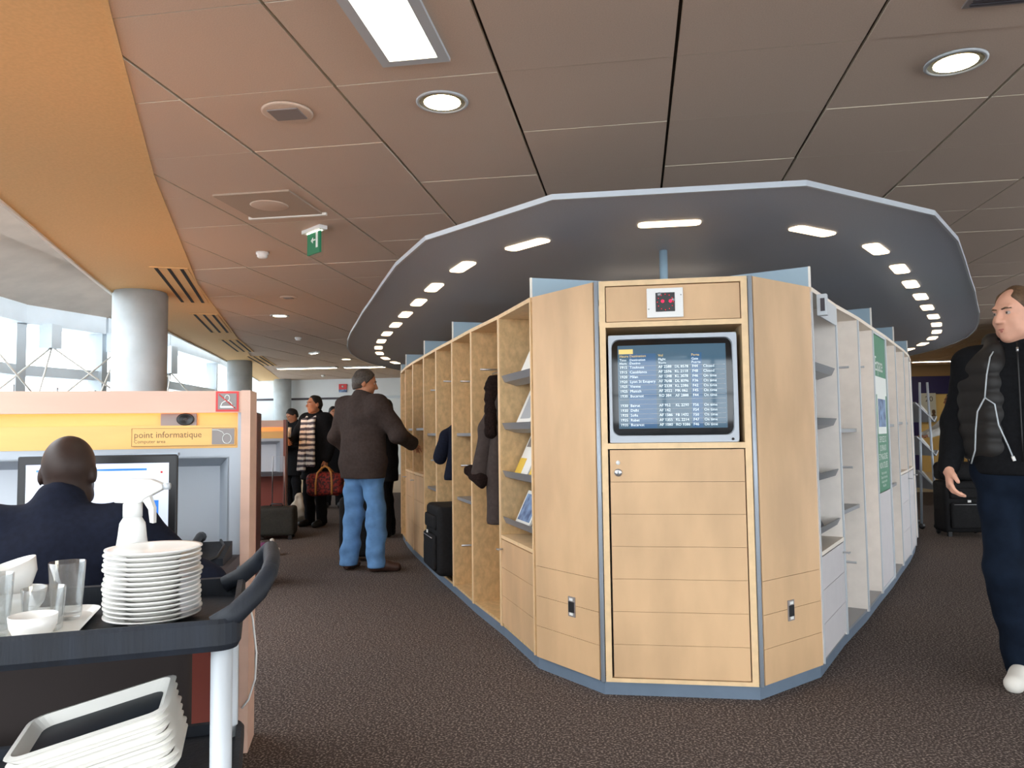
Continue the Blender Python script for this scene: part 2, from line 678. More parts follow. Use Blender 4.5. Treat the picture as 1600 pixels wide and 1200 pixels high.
# glazed wall on the right and behind the camera (seen in the screen's glass)
def glazing(name, A, B, z0, z1, nb, parent_kind='structure', bar=.09, trans=(0.5,)):
    A, B = Vector(A), Vector(B)
    L = (B - A).length
    fr = frame(A, B - A)
    q = mb('frame_grey')
    q.box(0, L, -.06, .06, z0 - .08, z0, fr=fr)
    q.box(0, L, -.06, .06, z1, z1 + .1, fr=fr)
    for k in range(nb + 1):
        s = L * k / nb
        q.box(s - bar / 2, s + bar / 2, -.06, .06, z0, z1, fr=fr)
    for t in trans:
        z = z0 + (z1 - z0) * t
        q.box(0, L, -.04, .04, z - .03, z + .03, fr=fr)
    return struct(q.build(name, base=(A + B) / 2))


q = mb('wall_white')
q.box(5.9, 6.1, -6.4, 9.0, 0, .08)
q.box(12.3, 12.5, 9.0, 18.0, 0, ZC + .2)
q.box(5.9, 12.5, 8.9, 9.0, 0, ZC + .2)
struct(q.build('wall_right'))
glazing('window_2', (6.0, -6.4, 0), (6.0, 8.9, 0), .16, ZC - .05, 9)
q = mb('wall_white')
q.box(-7.2, 6.1, -6.6, -6.4, 0, .08)
struct(q.build('wall_front'))
q = mb('concrete')
q.box(-7.2, -7.0, -6.6, 1.5, 0, 3.2)
struct(q.build('wall_left_light_block'))  # unseen solid wall, added to block light from the left
glazing('window_3', (5.9, -6.5, 0), (-7, -6.5, 0), .16, ZC - .05, 9)

# ------------------------------------------------------------------ terminal shell beyond the ceiling edge, left
FL = [FX(-260, 8.3), FX(-90, 10.0), FX(20, 11.6), FX(150, 13.0), FX(250, 15.2), FX(330, 18.5), FX(380, 24.0)]
q = mb('concrete_dark')
for a, b in zip(FL[:-1], FL[1:]):      # sloping soffit above the ring beam
    ea = Vector((a.x + 4.8, a.y - .6, 0))
    eb = Vector((b.x + 4.8, b.y - .6, 0))
    za, zm, zb = 3.28, 3.75, 4.6
    ma, mb_ = a.lerp(ea, .3), b.lerp(eb, .3)
    q.add([(a.x, a.y, za), (b.x, b.y, za), (mb_.x, mb_.y, zm), (ma.x, ma.y, zm)], [(0, 1, 2, 3)])
    q.add([(ma.x, ma.y, zm - .06), (mb_.x, mb_.y, zm - .06), (eb.x, eb.y, zb), (ea.x, ea.y, zb)], [(0, 1, 2, 3)])
    q.add([(ma.x, ma.y, zm - .06), (mb_.x, mb_.y, zm - .06), (mb_.x, mb_.y, zm), (ma.x, ma.y, zm)], [(0, 1, 2, 3)])
so = q.build('ceiling.001')
sm = so.modifiers.new('solid', 'SOLIDIFY')
sm.thickness = .12
sm.offset = 1
struct(so)
q = mb('beam_blue')
q.cur = 'beam_blue'
for a, b in zip(FL[:-1], FL[1:]):
    q.box(0, (b - a).length, -.18, .22, 2.93, 3.3, fr=frame(a, b - a))
struct(q.build('trim_2'))
q = mb('beam_blue')
for a, b in zip(FL[:-1], FL[1:]):
    q.box(0, (b - a).length, -.08, .1, 2.14, 2.30, fr=frame(a, b - a))
struct(q.build('trim_3'))
q = mb('concrete')
for a, b in zip(FL[:-1], FL[1:]):
    q.box(0, (b - a).length, -.1, .1, 0, 1.62, fr=frame(a, b - a))
struct(q.build('wall_left'))
for k, (a, b) in enumerate(zip(FL[:-1], FL[1:])):
    g = frame(a, b - a)
    L = (b - a).length
    q = mb('frame_grey')
    q.box(-.07, .09, -.12, .12, 1.62, 2.93, fr=g)
    q.box(0, L, -.03, .03, 1.62, 1.68, fr=g)
    wn = struct(q.build('window_%d' % (4 + k), base=a))
    q = mb('glass_out')
    q.box(.09, L - .07, -.006, .006, 1.68, 2.93, fr=g)
    gl = q.build('pane', wn)
# bracket and tension rods in front of the windows
for k, (x, y, d) in enumerate([(45, 515, 10.4), (132, 537, 11.7), (-40, 500, 9.4), (196, 546, 13.0), (312, 580, 15.0)]):
    top_ = D(x, y, d)
    sg_ab = min(zip(FL[:-1], FL[1:]), key=lambda ab: (ab[0].lerp(ab[1], .5).xy - top_.xy).length)
    ta = (sg_ab[1] - sg_ab[0]).normalized()
    inw = Vector((ta.y, -ta.x, 0))
    if inw.dot(CAM - sg_ab[0]) < 0:
        inw = -inw
    foot = sg_ab[0] + ta * (top_ - sg_ab[0]).dot(ta) + inw * (.235 + .045 * (k > 1))      # just inside the glazing line
    top_ = Vector((foot.x, foot.y, top_.z))
    r = thing('bracing', (top_.x, top_.y, 1.6), ['white bracing rods fanning down from a bracket before the first bright window',
              'white bracing rods before the bright window left of the concrete column', 'white bracing rods at the window bay next to the dark notch',
              'white bracing rods half hidden by the wide concrete column', 'thin white bracing rods in the window between two columns'][k], 'bracing')
    q = mb('beam_blue')
    q.prism([(top_.x - .13, top_.y - .12), (top_.x + .09, top_.y - .12), (top_.x + .07, top_.y + .12), (top_.x - .11, top_.y + .12)], top_.z - .04, 2.95)
    q.build('bracket', r)
    for sg, L in ((-1, 1.5), (-1, .65), (1, 1.35)):
        e = top_ + ta * (sg * L) + inw * (.48 if k == 1 else .2)
        q = mb('edge_white')
        q.tube([top_ + Vector((0, 0, -.02)), (e.x, e.y, 1.62)], .014, 6)
        q.build('rod', r)
# low parapet with glass rail seen over the desk
a, b = FX(-150, 6.6), FX(150, 9.0)
g = frame(a, b - a)
L = (b - a).length
r = thing('parapet', (a + b) / 2, 'long grey parapet wall running below the bright windows', 'parapet')
q = mb('concrete_dark'); q.box(0, L, 0, .12, 0, 1.52, fr=g); q.build('wall_slab', r)
q = mb('mahogany'); q.box(0, L, -.03, .15, 1.52, 1.58, fr=g); q.build('coping', r)
for k in range(5):
    q = mb('frame_grey'); q.box(L * k / 4 - .012, L * k / 4 + .012, .02, .06, 1.58, 1.74, fr=g); q.build('post', r)

# columns
for (x, d, rad, lab) in ((216, 8.5, .283, 'wide round concrete column standing behind the computer desk'),
                         (373.5, 16.6, .262, 'round concrete column between the wide one and the distant one'),
                         (441, 23.0 - .6, .25, 'distant round concrete column beside the white wall')):
    c = FX(x, d)
    q = mb('concrete')
    q.lathe([(rad, 0), (rad, ZC - .03), (rad - .012, ZC - .03), (rad - .012, ZC - .001)], c, 48)
    o = q.build('concrete_column', base=c)
    tag(o, lab, 'column')

# slot diffusers in the band
def diffuser(p0, p1, wdt, lab):
    A, B = G(*p0, ZC), G(*p1, ZC)
    A.z = B.z = 0
    t = (B - A); L = t.length
    g = frame(A, t)
    r = thing('air_vent', (A + B) / 2 + Vector((0, 0, ZC)), lab, 'vent', 'slot air vents in the curved ceiling band')
    q = mb('soffit'); q.box(0, L, -wdt / 2, wdt / 2, ZC - .010, ZC - .002, fr=g); q.build('frame', r)
    for k in range(3):
        s = (-.5 + (k + .5) / 3) * wdt
        q = mb('dark_gap'); q.box(.03, L - .03, s - wdt * .05, s + wdt * .05, ZC - .012, ZC - .009, fr=g); q.build('slot', r)


diffuser((263, 417), (302, 472), .34, 'three-slot air vent in the ceiling band above the wide concrete column')
diffuser((318, 490), (344, 519), .34, 'three-slot air vent second along the band, past the wide column')
diffuser((358, 530), (382, 549), .34, 'pale three-slot air vent third along the band')
diffuser((396, 556), (420, 571), .34, 'pale three-slot air vent at the far end of the band')

# ------------------------------------------------------------------ ceiling fittings
def ceil_pt(px, py):
    return G(px, py, ZC)


# fluorescent troffer
c = ceil_pt(617, 38)
r = thing('ceiling_light', c, 'rectangular fluorescent ceiling light with green-tinted ends above the walkway', 'light')
g = lambda a, b, z: Vector((c.x, c.y, 0)) + Vector((c2w(a, b)[0], c2w(a, b)[1], z))
q = mb('alu_matte')
for (a0, a1, b0, b1) in ((-.15, -.105, -.40, .30), (.105, .15, -.40, .30), (-.105, .105, .255, .30), (-.105, .105, -.40, -.355)):
    q.box(a0, a1, b0, b1, ZC - .018, ZC - .002, fr=g)
q.build('frame', r)
q = mb('lamp_tube'); q.box(-.105, .105, -.355, .255, ZC - .008, ZC - .003, fr=g); q.build('diffuser', r)
q = mb('green_pale' if 'green_pale' in MATS else 'lamp_down')
q.box(-.09, .09, .20, .25, ZC - .011, ZC - .008, fr=g); q.build('tube_end', r)


def downlight(px, py, lab, lit=True, rad=.112):
    c = ceil_pt(px, py)
    r = thing('downlight', c, lab, 'light', 'round downlights in the ceiling')
    q = mb('alu_matte')
    q.lathe([(rad + .014, -.002), (rad + .014, -.009), (rad, -.012), (rad, -.003)], c, 28)
    q.build('ring', r)
    q = mb('reflector')
    q.lathe([(rad - .001, -.006), (rad * .7, -.003), (0, -.0025)], c, 28)
    q.build('reflector', r)
    q = mb('lamp_down')
    q.lathe([(rad * .80, -.008), (rad * .2, -.010), (0, -.010)], c, 20)
    q.build('lamp', r)


downlight(691, 158, 'bright round downlight beside the fluorescent light')
downlight(1493, 96, 'bright round downlight near the ceiling grille above the man in the vest')
downlight(437, 493, 'small glowing downlight beyond the first exit sign')
for px, py, lab in ((1476, 563, 'warm strip light on the ceiling before the far yellow wall'), (1330, 562, 'added warm strip light, unseen beyond the kiosk'), (585, 572, 'strip light added on the ceiling to brighten the navy wall'), (480, 574, 'strip light added on the ceiling to brighten the white wall')):  # all but the first are added to brighten the far walls
    c = ceil_pt(px, py)
    r = thing('strip_light', c, lab, 'light')
    q = mb('alu_matte'); q.box(c.x - .75, c.x + .75, c.y - .10, c.y + .10, ZC - .03, ZC - .002); q.build('housing', r)
    q = mb('lamp_strip'); q.box(c.x - .72, c.x + .72, c.y - .08, c.y + .08, ZC - .034, ZC - .03); q.build('diffuser', r)
downlight(541, 561, 'small distant glowing downlight beyond the second exit sign')


def speaker(px, py, lab, rad=.125, sq=.078):
    c = ceil_pt(px, py)
    r = thing('ceiling_speaker', c, lab, 'speaker', 'round ceiling speakers')
    q = mb('ceiling_board')
    q.lathe([(rad, -.002), (rad, -.010), (rad - .01, -.013), (0, -.013)], c, 28)
    q.build('disc', r)
    q = mb('sign_grey'); q.box(-sq, sq, -sq * .8, sq * .8, ZC - .019, ZC - .012, fr=lambda a, b, z: Vector((c.x + a, c.y + b, z)))
    gr = q.build('grille', r)


speaker(449, 174, 'round ceiling fitting with square grey grille near the curved band')
speaker(451, 464, 'small round ceiling fitting beyond the smoke detector', .10, .05)
# perforated square diffuser
c = ceil_pt(421, 318)
r = thing('air_diffuser', c, 'square perforated air diffuser panel with white edge in the ceiling', 'vent')
g2 = lambda a, b, z: Vector((c.x + c2w(a, b)[0], c.y + c2w(a, b)[1], z))
q = mb('diffuser_grey'); q.box(-.27, .27, -.27, .27, ZC - .014, ZC - .002, fr=g2); q.build('plate', r)
q = mb('edge_white'); q.box(-.30, .30, .27, .295, ZC - .022, ZC - .002, fr=g2); q.build('frame', r)
q = mb('ceiling_board'); q.lathe([(.13, -.0145), (.12, -.019), (0, -.017)], c, 24); q.build('disc', r)
# grille at the very top right
c = ceil_pt(1575, -18)
g3 = lambda a, b, z: Vector((c.x + c2w(a, b)[0], c.y + c2w(a, b)[1], z))
r = thing('ceiling_grille', c, 'dark square ceiling grille above the man in the vest', 'vent')
q = mb('sign_grey'); q.box(-.12, .12, -.1, .1, ZC - .01, ZC - .002, fr=g3); q.build('frame', r)
for k in range(6):
    q = mb('seam_dark'); q.box(-.1, .1, -.085 + k * .03, -.07 + k * .03, ZC - .016, ZC - .009, fr=g3); q.build('slat', r)
# smoke detectors
for px, py, lab in ((410, 402, 'white smoke detector on the ceiling near the exit sign'), (505, 586, 'small distant smoke detector before the white wall'),
                    (466, 527, 'small white smoke detector beside the second exit sign')):
    c = ceil_pt(px, py - 8 if px == 410 else py)
    q = mb('white_plastic')
    q.lathe([(.055, -.002), (.055, -.02), (.045, -.024), (.045, -.04), (.035, -.052), (0, -.056)], c, 20)
    tag(q.build('smoke_detector', base=c), lab, 'smoke detector', 'smoke detectors')


# exit signs: hanging green plates
def exit_sign(px, py, d, wdt, hgt, lab):
    c = D(px, py, d)
    r = thing('exit_sign', (c.x, c.y, c.z - hgt / 2), lab, 'exit sign')
    yaw = R(-38)
    ux = Vector((math.cos(yaw), math.sin(yaw), 0))
    uy = Vector((0, 0, 1))
    n = ux.cross(uy)
    g = frame(c, ux, n * -1)
    q = mb('glass_out'); q.box(-wdt / 2 - .02, wdt / 2 + .02, .008, .016, -hgt / 2 - .03, ZC - c.z - .02, fr=g); q.build('clear_plate', r)
    q = mb('green_sign'); q.box(-wdt / 2, wdt / 2, -.008, .008, -hgt / 2, hgt / 2, fr=g); q.build('plate', r)
    q = mb('sign_white')
    # arrow and door
    q.box(-.16 * wdt, .16 * wdt, -.011, -.008, -.02 * hgt, .03 * hgt, fr=g)
    q.prism([(0, 0), (1, 0), (.5, 1)], 0, .003, fr=lambda a, b, z: g(-.02 * wdt + (a - .5) * .2 * wdt * 0 - b * .16 * wdt, -.008 - z, (a - .5) * .22 * hgt))
    q.box(.22 * wdt, .36 * wdt, -.011, -.008, -.30 * hgt, .30 * hgt, fr=g)
    q.build('pictogram', r)
    q = mb('white_plastic'); q.box(-wdt / 2 - .04, wdt / 2 + .04, -.035, .035, ZC - c.z - .03, ZC - c.z - .002, fr=g); q.build('housing', r)
    q = mb('lamp_tube'); q.box(-wdt / 2, wdt / 2, -.012, .012, ZC - c.z - .036, ZC - c.z - .03, fr=g); q.build('lamp', r)


exit_sign(491, 376, 5.9, .19, .21, 'green exit sign with white arrow hanging in front of the ceiling diffuser')
exit_sign(491, 541, 15.0, .24, .22, 'small green exit sign hanging farther off beyond the columns')
# small red and blue notice on the white wall
pt = D(526, 605, 22)
pc = Vector((pt.x, 17.99, pt.z))
r = thing('wall_notice', (pc.x, 17.99, pc.z - .12), 'small red and blue notice on the white wall', 'sign')
q = mb('red_sign'); q.box(pc.x - .12, pc.x + .12, 17.96, 17.995, pc.z - .04, pc.z + .12); q.build('upper_plate', r)
q = mb('blue_print'); q.box(pc.x - .12, pc.x + .12, 17.96, 17.995, pc.z - .12, pc.z - .04); q.build('lower_plate', r)
q = mb('sign_white'); q.lathe([(.035, 0), (0, .008)], (pc.x, 17.96, pc.z + .05), 10, axis=(0, -1, 0)); q.build('emblem', r)
# poster at the far right
pt = D(1449, 637, 20.3); pt.y = 18.005
r = thing('poster', (pt.x, pt.y, pt.z - .38), 'grey poster reading 20 hanging at the far yellow wall', 'poster')
q = mb('poster_grey'); q.box(pt.x - .21, pt.x + .19, pt.y - .01, pt.y + .01, pt.z - .38, pt.z + .38); q.build('sheet', r)
q = mb('seam_dark'); text(q, '20', (pt.x - .08, pt.y - .012, pt.z + .16), (1, 0, 0), (0, 0, 1), .20, 'seam_dark'); q.build('lettering', r)
for sx in (-.14, .12):
    q = mb('hair_brown')
    q.lathe([(.0, 0), (.05, .0), (.055, .16), (.03, .2), (.045, .24), (.04, .3), (0, .32)], (pt.x + sx, pt.y - .012, pt.z - .37), 10, sx=1)
    o = q.build('figure_print', r); 
    for v in o.data.vertices:
        v.co.y = (v.co.y) * .05 - .011

# ================================================================== THE OVAL KIOSK
ZT = 1.895
PL = [(.35, 0), (.70, .36), (.965, .94), (1.245, 1.50), (1.50, 2.05), (1.76, 2.60), (2.015, 3.17), (2.275, 3.74), (2.515, 4.31),
      (2.735, 4.89), (2.91, 5.47), (3.03, 6.07), (3.09, 6.68)]
YM = 7.0
HALF = PL + [(x, 2 * YM - y) for x, y in PL[::-1]]
OUT = HALF + [(-x, y) for x, y in HALF[::-1]]          # ccw outline


def offset(poly, o):
    n = len(poly)
    out = []
    for i in range(n):
        p, a, b = Vector(poly[i]), Vector(poly[i - 1]), Vector(poly[(i + 1) % n])
        d1, d2 = (p - a).normalized(), (b - p).normalized()
        n1, n2 = Vector((d1.y, -d1.x)), Vector((d2.y, -d2.x))
        bis = (n1 + n2).normalized()
        oo = o(i) if callable(o) else o
        out.append(p + bis * (oo / max(.5, bis.dot(n1))))
    return [tuple(p) for p in out]


# plinth, one length per straight side is the same skirting: one thing
r = thing('kiosk_plinth', (0, YM, 0), 'blue-grey skirting plinth running round the foot of the wooden kiosk', 'plinth')
ins = offset(OUT, -.02)
ins2 = offset(OUT, -.06)
n = len(OUT)
for i in range(n):
    a, b, c, d = ins[i], ins[(i + 1) % n], ins2[(i + 1) % n], ins2[i]
    if max(a[1], b[1]) > YM + .5:
        continue
    q = mb('plinth')
    q.prism([a, b, c, d], 0, .064)
    q.build('skirting_board', r)

# canopy
ER = [(.51, -.43), (1.20, .13), (1.52, .68)]
off = offset(OUT, .60)
nh = len(PL)
EH = ER + [off[i] for i in range(3, nh)]
EH = EH + [(x, 2 * YM - y) for x, y in EH[::-1]]
EO = EH + [(-x, y) for x, y in EH[::-1]]
can = thing('canopy', (0, YM, 2.17), 'flat grey oval canopy with a ring of lights above the wooden kiosk', 'canopy')
q = mb('canopy'); q.prism(offset(EO, -.012), 2.17, 2.186); q.build('soffit', can)
eo2 = offset(EO, -.012)
n = len(EO)
for i in range(n):
    a, b, c, d = EO[i], EO[(i + 1) % n], eo2[(i + 1) % n], eo2[i]
    q = mb('canopy_rim'); q.prism([a, b, c, d], 2.164, 2.188); q.build('rim_strip', can)
# ring of light lenses
ring = [((0, .06), 0), ((.71, .335), R(40))]
no = offset(OUT, .25)
ring += [((1.15, .80), R(60))]
for i in range(3, nh):
    a, b = Vector(no[i - 1]), Vector(no[i + 1]) if i + 1 < len(no) else Vector(no[i])
    ring.append((no[i], math.atan2((b - a).y, (b - a).x)))
ring2 = [((x, 2 * YM - y), -a) for (x, y), a in ring[3:]]
# denser far part of the ring
lens_me = None
allp = []
for (p, a) in ring + ring2:
    allp.append((p, a))
    if p[0] > .01:
        allp.append(((-p[0], p[1]), -a))
for (x, y), a in allp:
    if lens_me is None:
        q = mb('lens')
        q.prism(rrect(0, 0, .29, .085, .03, 3), -.006, .004)
        o = q.build('light_lens', None)
        lens_me = o.data
    else:
        o = bpy.data.objects.new('light_lens', lens_me)
        COL.objects.link(o)
    o.parent = can
    o.location = (x, y - YM, 0)
    o.rotation_euler.z = a if x != 0 else 0
# post from the kiosk to the canopy
r = thing('canopy_post', (0, .62, 1.7), 'pale metal post between the screen cabinet and the canopy', 'post')
q = mb('fin'); q.tube([(0, .62, 1.6), (0, .62, 2.172)], .022, 16); q.build('shaft', r)
q = mb('fin'); q.lathe([(.045, 0), (.045, .012), (.024, .02)], (0, .62, ZT), 16); q.build('collar', r)
# inner roof of the kiosk with warm work lamps
r = thing('kiosk_roof', (0, YM, ZT), 'pale inner roof deck on top of the wooden kiosk', 'roof')
q = mb('birch_edge')
inn = [p for p in offset(OUT, -.45)]
inn = [p for p in inn if p[1] > .9 and p[1] < 2 * YM - .9]
q.prism(inn, ZT - .06, ZT - .03); q.build('deck', r)
for sx, rot in ((-.34, 20), (.34, -20)):
    q = mb('cream')
    c = Vector((sx, 1.75, ZT - .03))
    g = frame(c, (math.cos(R(rot)), math.sin(R(rot)), 0))
    q.extr([g(-.16, 0, 0), g(.16, 0, 0), g(.16 if sx < 0 else .02, 0, .24), g(-.02 if sx < 0 else -.16, 0, .24)], g(0, .012, 0) - g(0, 0, 0))
    q.build('side_fin', r)
q = mb('fin'); q.extr([(-.32, 2.3, ZT - .03), (.32, 2.3, ZT - .03), (.14, 2.3, 2.10), (-.14, 2.3, 2.10)], (0, .012, 0)); q.build('middle_fin', r)
r = thing('roof_lamp', (0, 1.2, ZT - .03), 'hidden warm lamp behind the top of the screen cabinet', 'lamp')
q = mb('alu_matte'); q.box(-.3, .3, 1.14, 1.22, ZT - .03, ZT + .0); q.build('housing', r)
q = mb('lens'); q.box(-.27, .27, 1.15, 1.21, ZT, ZT + .006); q.build('lens', r)

# ------------------------------------------------------------------ screen cabinet
cab = thing('screen_cabinet', (0, .2, 0), 'birch cabinet at the tip of the kiosk with a screen and planked door', 'cabinet')
T = .028
q = mb('birch_edge'); q.box(-.335, -.335 + T, 0, .5, .062, ZT); q.build('side_panel', cab)
q = mb('birch_edge'); q.box(.335 - T, .335, 0, .5, .062, ZT); q.build('side_panel', cab)
q = mb('birch_edge'); q.box(-.307, .307, 0, .5, ZT - .024, ZT); q.build('top_panel', cab)
q = mb('birch_edge'); q.box(-.307, .307, 0, .5, 1.676, 1.70); q.build('rail', cab)
q = mb('birch'); q.box(-.303, .303, .008, .03, 1.704, ZT - .028); q.build('header_panel', cab)
q = mb('birch_edge'); q.box(-.307, .307, 0, .5, 1.113, 1.139); q.build('rail', cab)
q = mb('birch_edge'); q.box(-.307, .307, 0, .5, .062, .08); q.build('bottom_rail', cab)
q = mb('dark_gap'); q.box(-.307, .307, .49, .5, .08, 1.70); q.build('back_panel', cab)
door = None
q = mb('dark_gap'); q.box(-.303, .303, .018, .03, .083, 1.109); door = q.build('door', cab)
for k in range(7):
    z1 = 1.108 - k * .1465
    q = mb('birch'); q.box(-.298, .302, .004, .018, z1 - .1450, z1); o = q.build('plank', door)
q = mb('steel'); q.lathe([(.018, 0), (.018, .006), (.013, .009), (0, .009)], (-.262, .004, 1.005), 16, axis=(0, -1, 0)); q.build('lock', door)
q = mb('black'); q.box(-.264, -.260, -.006, -.004, .998, 1.012); q.build('keyhole', door)
q = mb('white_plastic'); q.lathe([(.010, 0), (.010, .003), (0, .004)], (-.262, .004, 1.05), 14, axis=(0, -1, 0)); q.build('sticker', door)
# aluminium corner profiles
for sx in (-1, 1):
    q = mb('alu'); q.lathe([(.010, .062), (.010, ZT)], (sx * .348, .004, 0), 12); q.build('corner_profile', cab)
q = mb('dark_gap'); q.box(-.368, -.352, .03, .05, .07, ZT - .01); q.build('shadow_gap', cab)
# angled side panels with sockets
for sx, nm in ((-1, 'l'), (1, 'r')):
    A, B = Vector((sx * .362, .010, 0)), Vector((sx * .70, .36, 0))
    t = (B - A)
    L = t.length
    nin = Vector((-t.y, t.x, 0)).normalized() * (1 if sx > 0 else -1)
    g = frame(A, t, nin)
    q = mb('birch_edge'); q.box(0, L, .012, .03, .062, ZT - .004, fr=g); side = q.build('angled_panel', cab)
    zs = [.064, .22, .369, .518, ZT]
    for z0, z1 in zip(zs[:-1], zs[1:]):
        q = mb('birch'); q.box(.003, L - .014, 0, .012, z0 + .001, z1 - .001, fr=g); q.build('plank', side)
    s0 = .19 if sx < 0 else .215
    q = mb('sign_grey'); q.box(s0 - .024, s0 + .024, -.005, 0, .315, .408, fr=g); so = q.build('socket', cab)
    so['label'] = 'grey electric socket plate'
    q = mb('black_plastic'); q.box(s0 - .02, s0 + .02, -.007, -.005, .335, .385, fr=g); q.build('socket_insert', so)
    for zz in (.322, .390):
        q = mb('white_plastic'); q.box(s0 - .012, s0 + .012, -.008, -.005, zz, zz + .012, fr=g); q.build('socket_label', so)
# clock / detector plate
r = thing('led_indicator', (-.03, 0, 1.72), 'white square plate with black window and red lights above the screen', 'indicator')
q = mb('white_plastic'); q.box(-.115, .050, -.006, .01, 1.715, 1.852); bevel(q.build('plate', r), .003)
q = mb('black_plastic'); q.box(-.075, .012, -.008, -.005, 1.742, 1.83); q.build('window', r)
q = mb('led_red')
for x in (-.043, -.008):
    q.lathe([(.007, 0), (.005, .002), (0, .003)], (x, -.008, 1.79), 12, axis=(0, -1, 0))
q.build('lit_diode', r)
q = mb('led_dim')
for k in range(12):
    a = 2 * math.pi * k / 12
    q.lathe([(.0025, 0), (0, .002)], (-.031 + .036 * math.cos(a), -.008, 1.786 + .036 * math.sin(a)), 6, axis=(0, -1, 0))
q.build('diode_ring', r)
q = mb('paper_grey'); q.lathe([(.010, 0), (0, .002)], (-.058, -.008, 1.822), 10, axis=(0, -1, 0)); q.lathe([(.008, 0), (0, .002)], (.004, -.008, 1.795), 10, axis=(0, -1, 0)); q.build('reflection_cap', r)
q = mb('sign_grey')
for x, z in ((-.107, 1.755), (.04, 1.818)):
    q.lathe([(.003, 0), (0, .002)], (x, -.006, z), 8, axis=(0, -1, 0))
q.build('screw', r)

# ------------------------------------------------------------------ television
tv = thing('television', (0, .25, 1.139), 'grey box television showing a flight departures list in the cabinet', 'television')
x0, x1, z0, z1 = -.296, .284, 1.141, 1.640
TX, TZ = (x0 + x1) / 2, (z0 + z1) / 2
q = mb('tv_case')
outer = [(x0, z0), (x1, z0), (x1, z1), (x0, z1)]
inner = rrect(TX - .003, TZ + .006, .548, .448, .035, 5)
# case front ring
N = len(inner)
vs, fs = [], []
for (x, z) in inner:
    ax, az = x - TX, z - TZ
    k = min((.290 / abs(ax)) if abs(ax) > 1e-6 else 9, (.2495 / abs(az)) if abs(az) > 1e-6 else 9)
    vs.append((TX + ax * k, .012, TZ + az * k))
vs = vs + [(x, .012, z) for x, z in inner] + [(TX + (x - TX) * .985, .035, TZ + (z - TZ) * .985) for x, z in inner]
for i in range(N):
    j = (i + 1) % N
    fs += [(i, j, N + j, N + i), (N + i, N + j, 2 * N + j, 2 * N + i)]
q.add(vs, fs)
q.box(x0, x1, .0125, .40, z0, z0 + .02)
q.box(x0, x1, .0125, .40, z1 - .015, z1)
q.box(x0, x0 + .012, .0125, .40, z0, z1)
q.box(x1 - .012, x1, .0125, .40, z0, z1)
q.box(x0 + .02, x1 - .02, .35, .44, z0, z1)
q.build('case', tv)


def crt_pt(u, v, lift=0.0):
    """u,v in -1..1 on the bulging tube face"""
    bx = u * .272
    bz = v * .222
    y = .030 - .020 * (1 - .5 * (u * u + v * v)) - lift
    return Vector((TX - .003 + bx, y, TZ + .006 + bz))


def crt_patch(q, u0, u1, v0, v1, mname, lift, nu=12, nv=10):
    vs = [crt_pt(u0 + (u1 - u0) * i / nu, v0 + (v1 - v0) * j / nv, lift) for j in range(nv + 1) for i in range(nu + 1)]
    fs = [(j * (nu + 1) + i, j * (nu + 1) + i + 1, (j + 1) * (nu + 1) + i + 1, (j + 1) * (nu + 1) + i) for j in range(nv) for i in range(nu)]
    q.add(vs, fs, mname, True)


def crt_text(q, body, u, v, size, mname, align='LEFT', spacing=1.0, sx=1.0):
    t = MB(); t.cur = mname
    text(t, body, (0, 0, 0), (1, 0, 0), (0, 0, 1), size, mname, align, spacing, 0, sx)
    vs = [crt_pt(u + p.x / .272, v + p.z / .222, .0022) for p in t.v]
    q.add(vs, t.f, mname)


q = mb('crt_border'); crt_patch(q, -1, 1, -1, 1, 'crt_border', 0); tube = q.build('tube_glass', tv)
q = mb('crt'); crt_patch(q, -.90, .90, -.86, .88, 'crt', .0008); q.build('picture', tube)
q = mb('crt_column')
crt_patch(q, -.72, -.26, -.85, .70, 'crt_column', .0014)
crt_patch(q, .32, .50, -.85, .70, 'crt_column', .0014)
q.build('blue_columns', tube)
q = mb('crt_text')
for k in range(13):
    v = .44 - k * .1
    crt_patch(q, -.88, .88, v, v + .007, 'paper_grey', .0017, 12, 1)
q.build('row_lines', tube)
rows = [('1915', 'Toulouse', 'AF 2588', 'DL 8578', 'F44', 'Closed'), ('1915', 'Casablanca', 'AF 2596', 'KL 2118', 'F48', 'Closed'),
        ('1920', 'Milan', 'AF 1348', 'KL 3078', 'F46', 'On time'), ('1920', 'Lyon St Exupery', 'AF 7648', 'DL 8396', 'F36', 'On time'),
        ('1925', 'Vienne', 'AF 2338', 'KL 2386', 'F42', 'On time'), ('1925', 'Munich', 'AF 2022', 'MK 062', 'F45', 'On time'),
        ('1930', 'Bucarest', 'RO 384', 'AF 2888', 'F44', 'On time'), ('', '', '', '', '', ''),
        ('1930', 'Beirut', 'AF 952', 'KL 2290', 'F56', 'On time'), ('1930', 'Delhi', 'AF 142', '', 'F54', 'On time'),
        ('1935', 'Sofia', 'AF 1586', 'FB 1432', 'F50', 'On time'), ('1935', 'Rabat', 'AF 1355', 'KL 2214', 'F47', 'On time'),
        ('1935', 'Bucarest', 'AF 1080', 'RO 9386', 'F46', 'On time')]
q = mb('crt_text')
us = (-.87, -.70, -.22, .05, .34, .52)
for k, rw in enumerate(rows):
    v = .455 - k * .1 - .078 + .03
    for u, s in zip(us, rw):
        if s:
            crt_text(q, s, u, v - .015, .0175, 'crt_text')
q.build('flight_list', tube)['kind'] = 'stuff'
q = mb('crt_yellow')
crt_patch(q, -.88, -.64, .70, .80, 'crt_yellow', .0017, 3, 2)
crt_text(q, 'Vol', -.22, .63, .016, 'crt_yellow'); crt_text(q, 'Porte', .33, .63, .016, 'crt_yellow')
crt_text(q, 'Heure', -.87, .63, .016, 'crt_yellow'); crt_text(q, 'Destination', -.70, .63, .016, 'crt_yellow')
q.build('list_header', tube)
q = mb('crt_text')
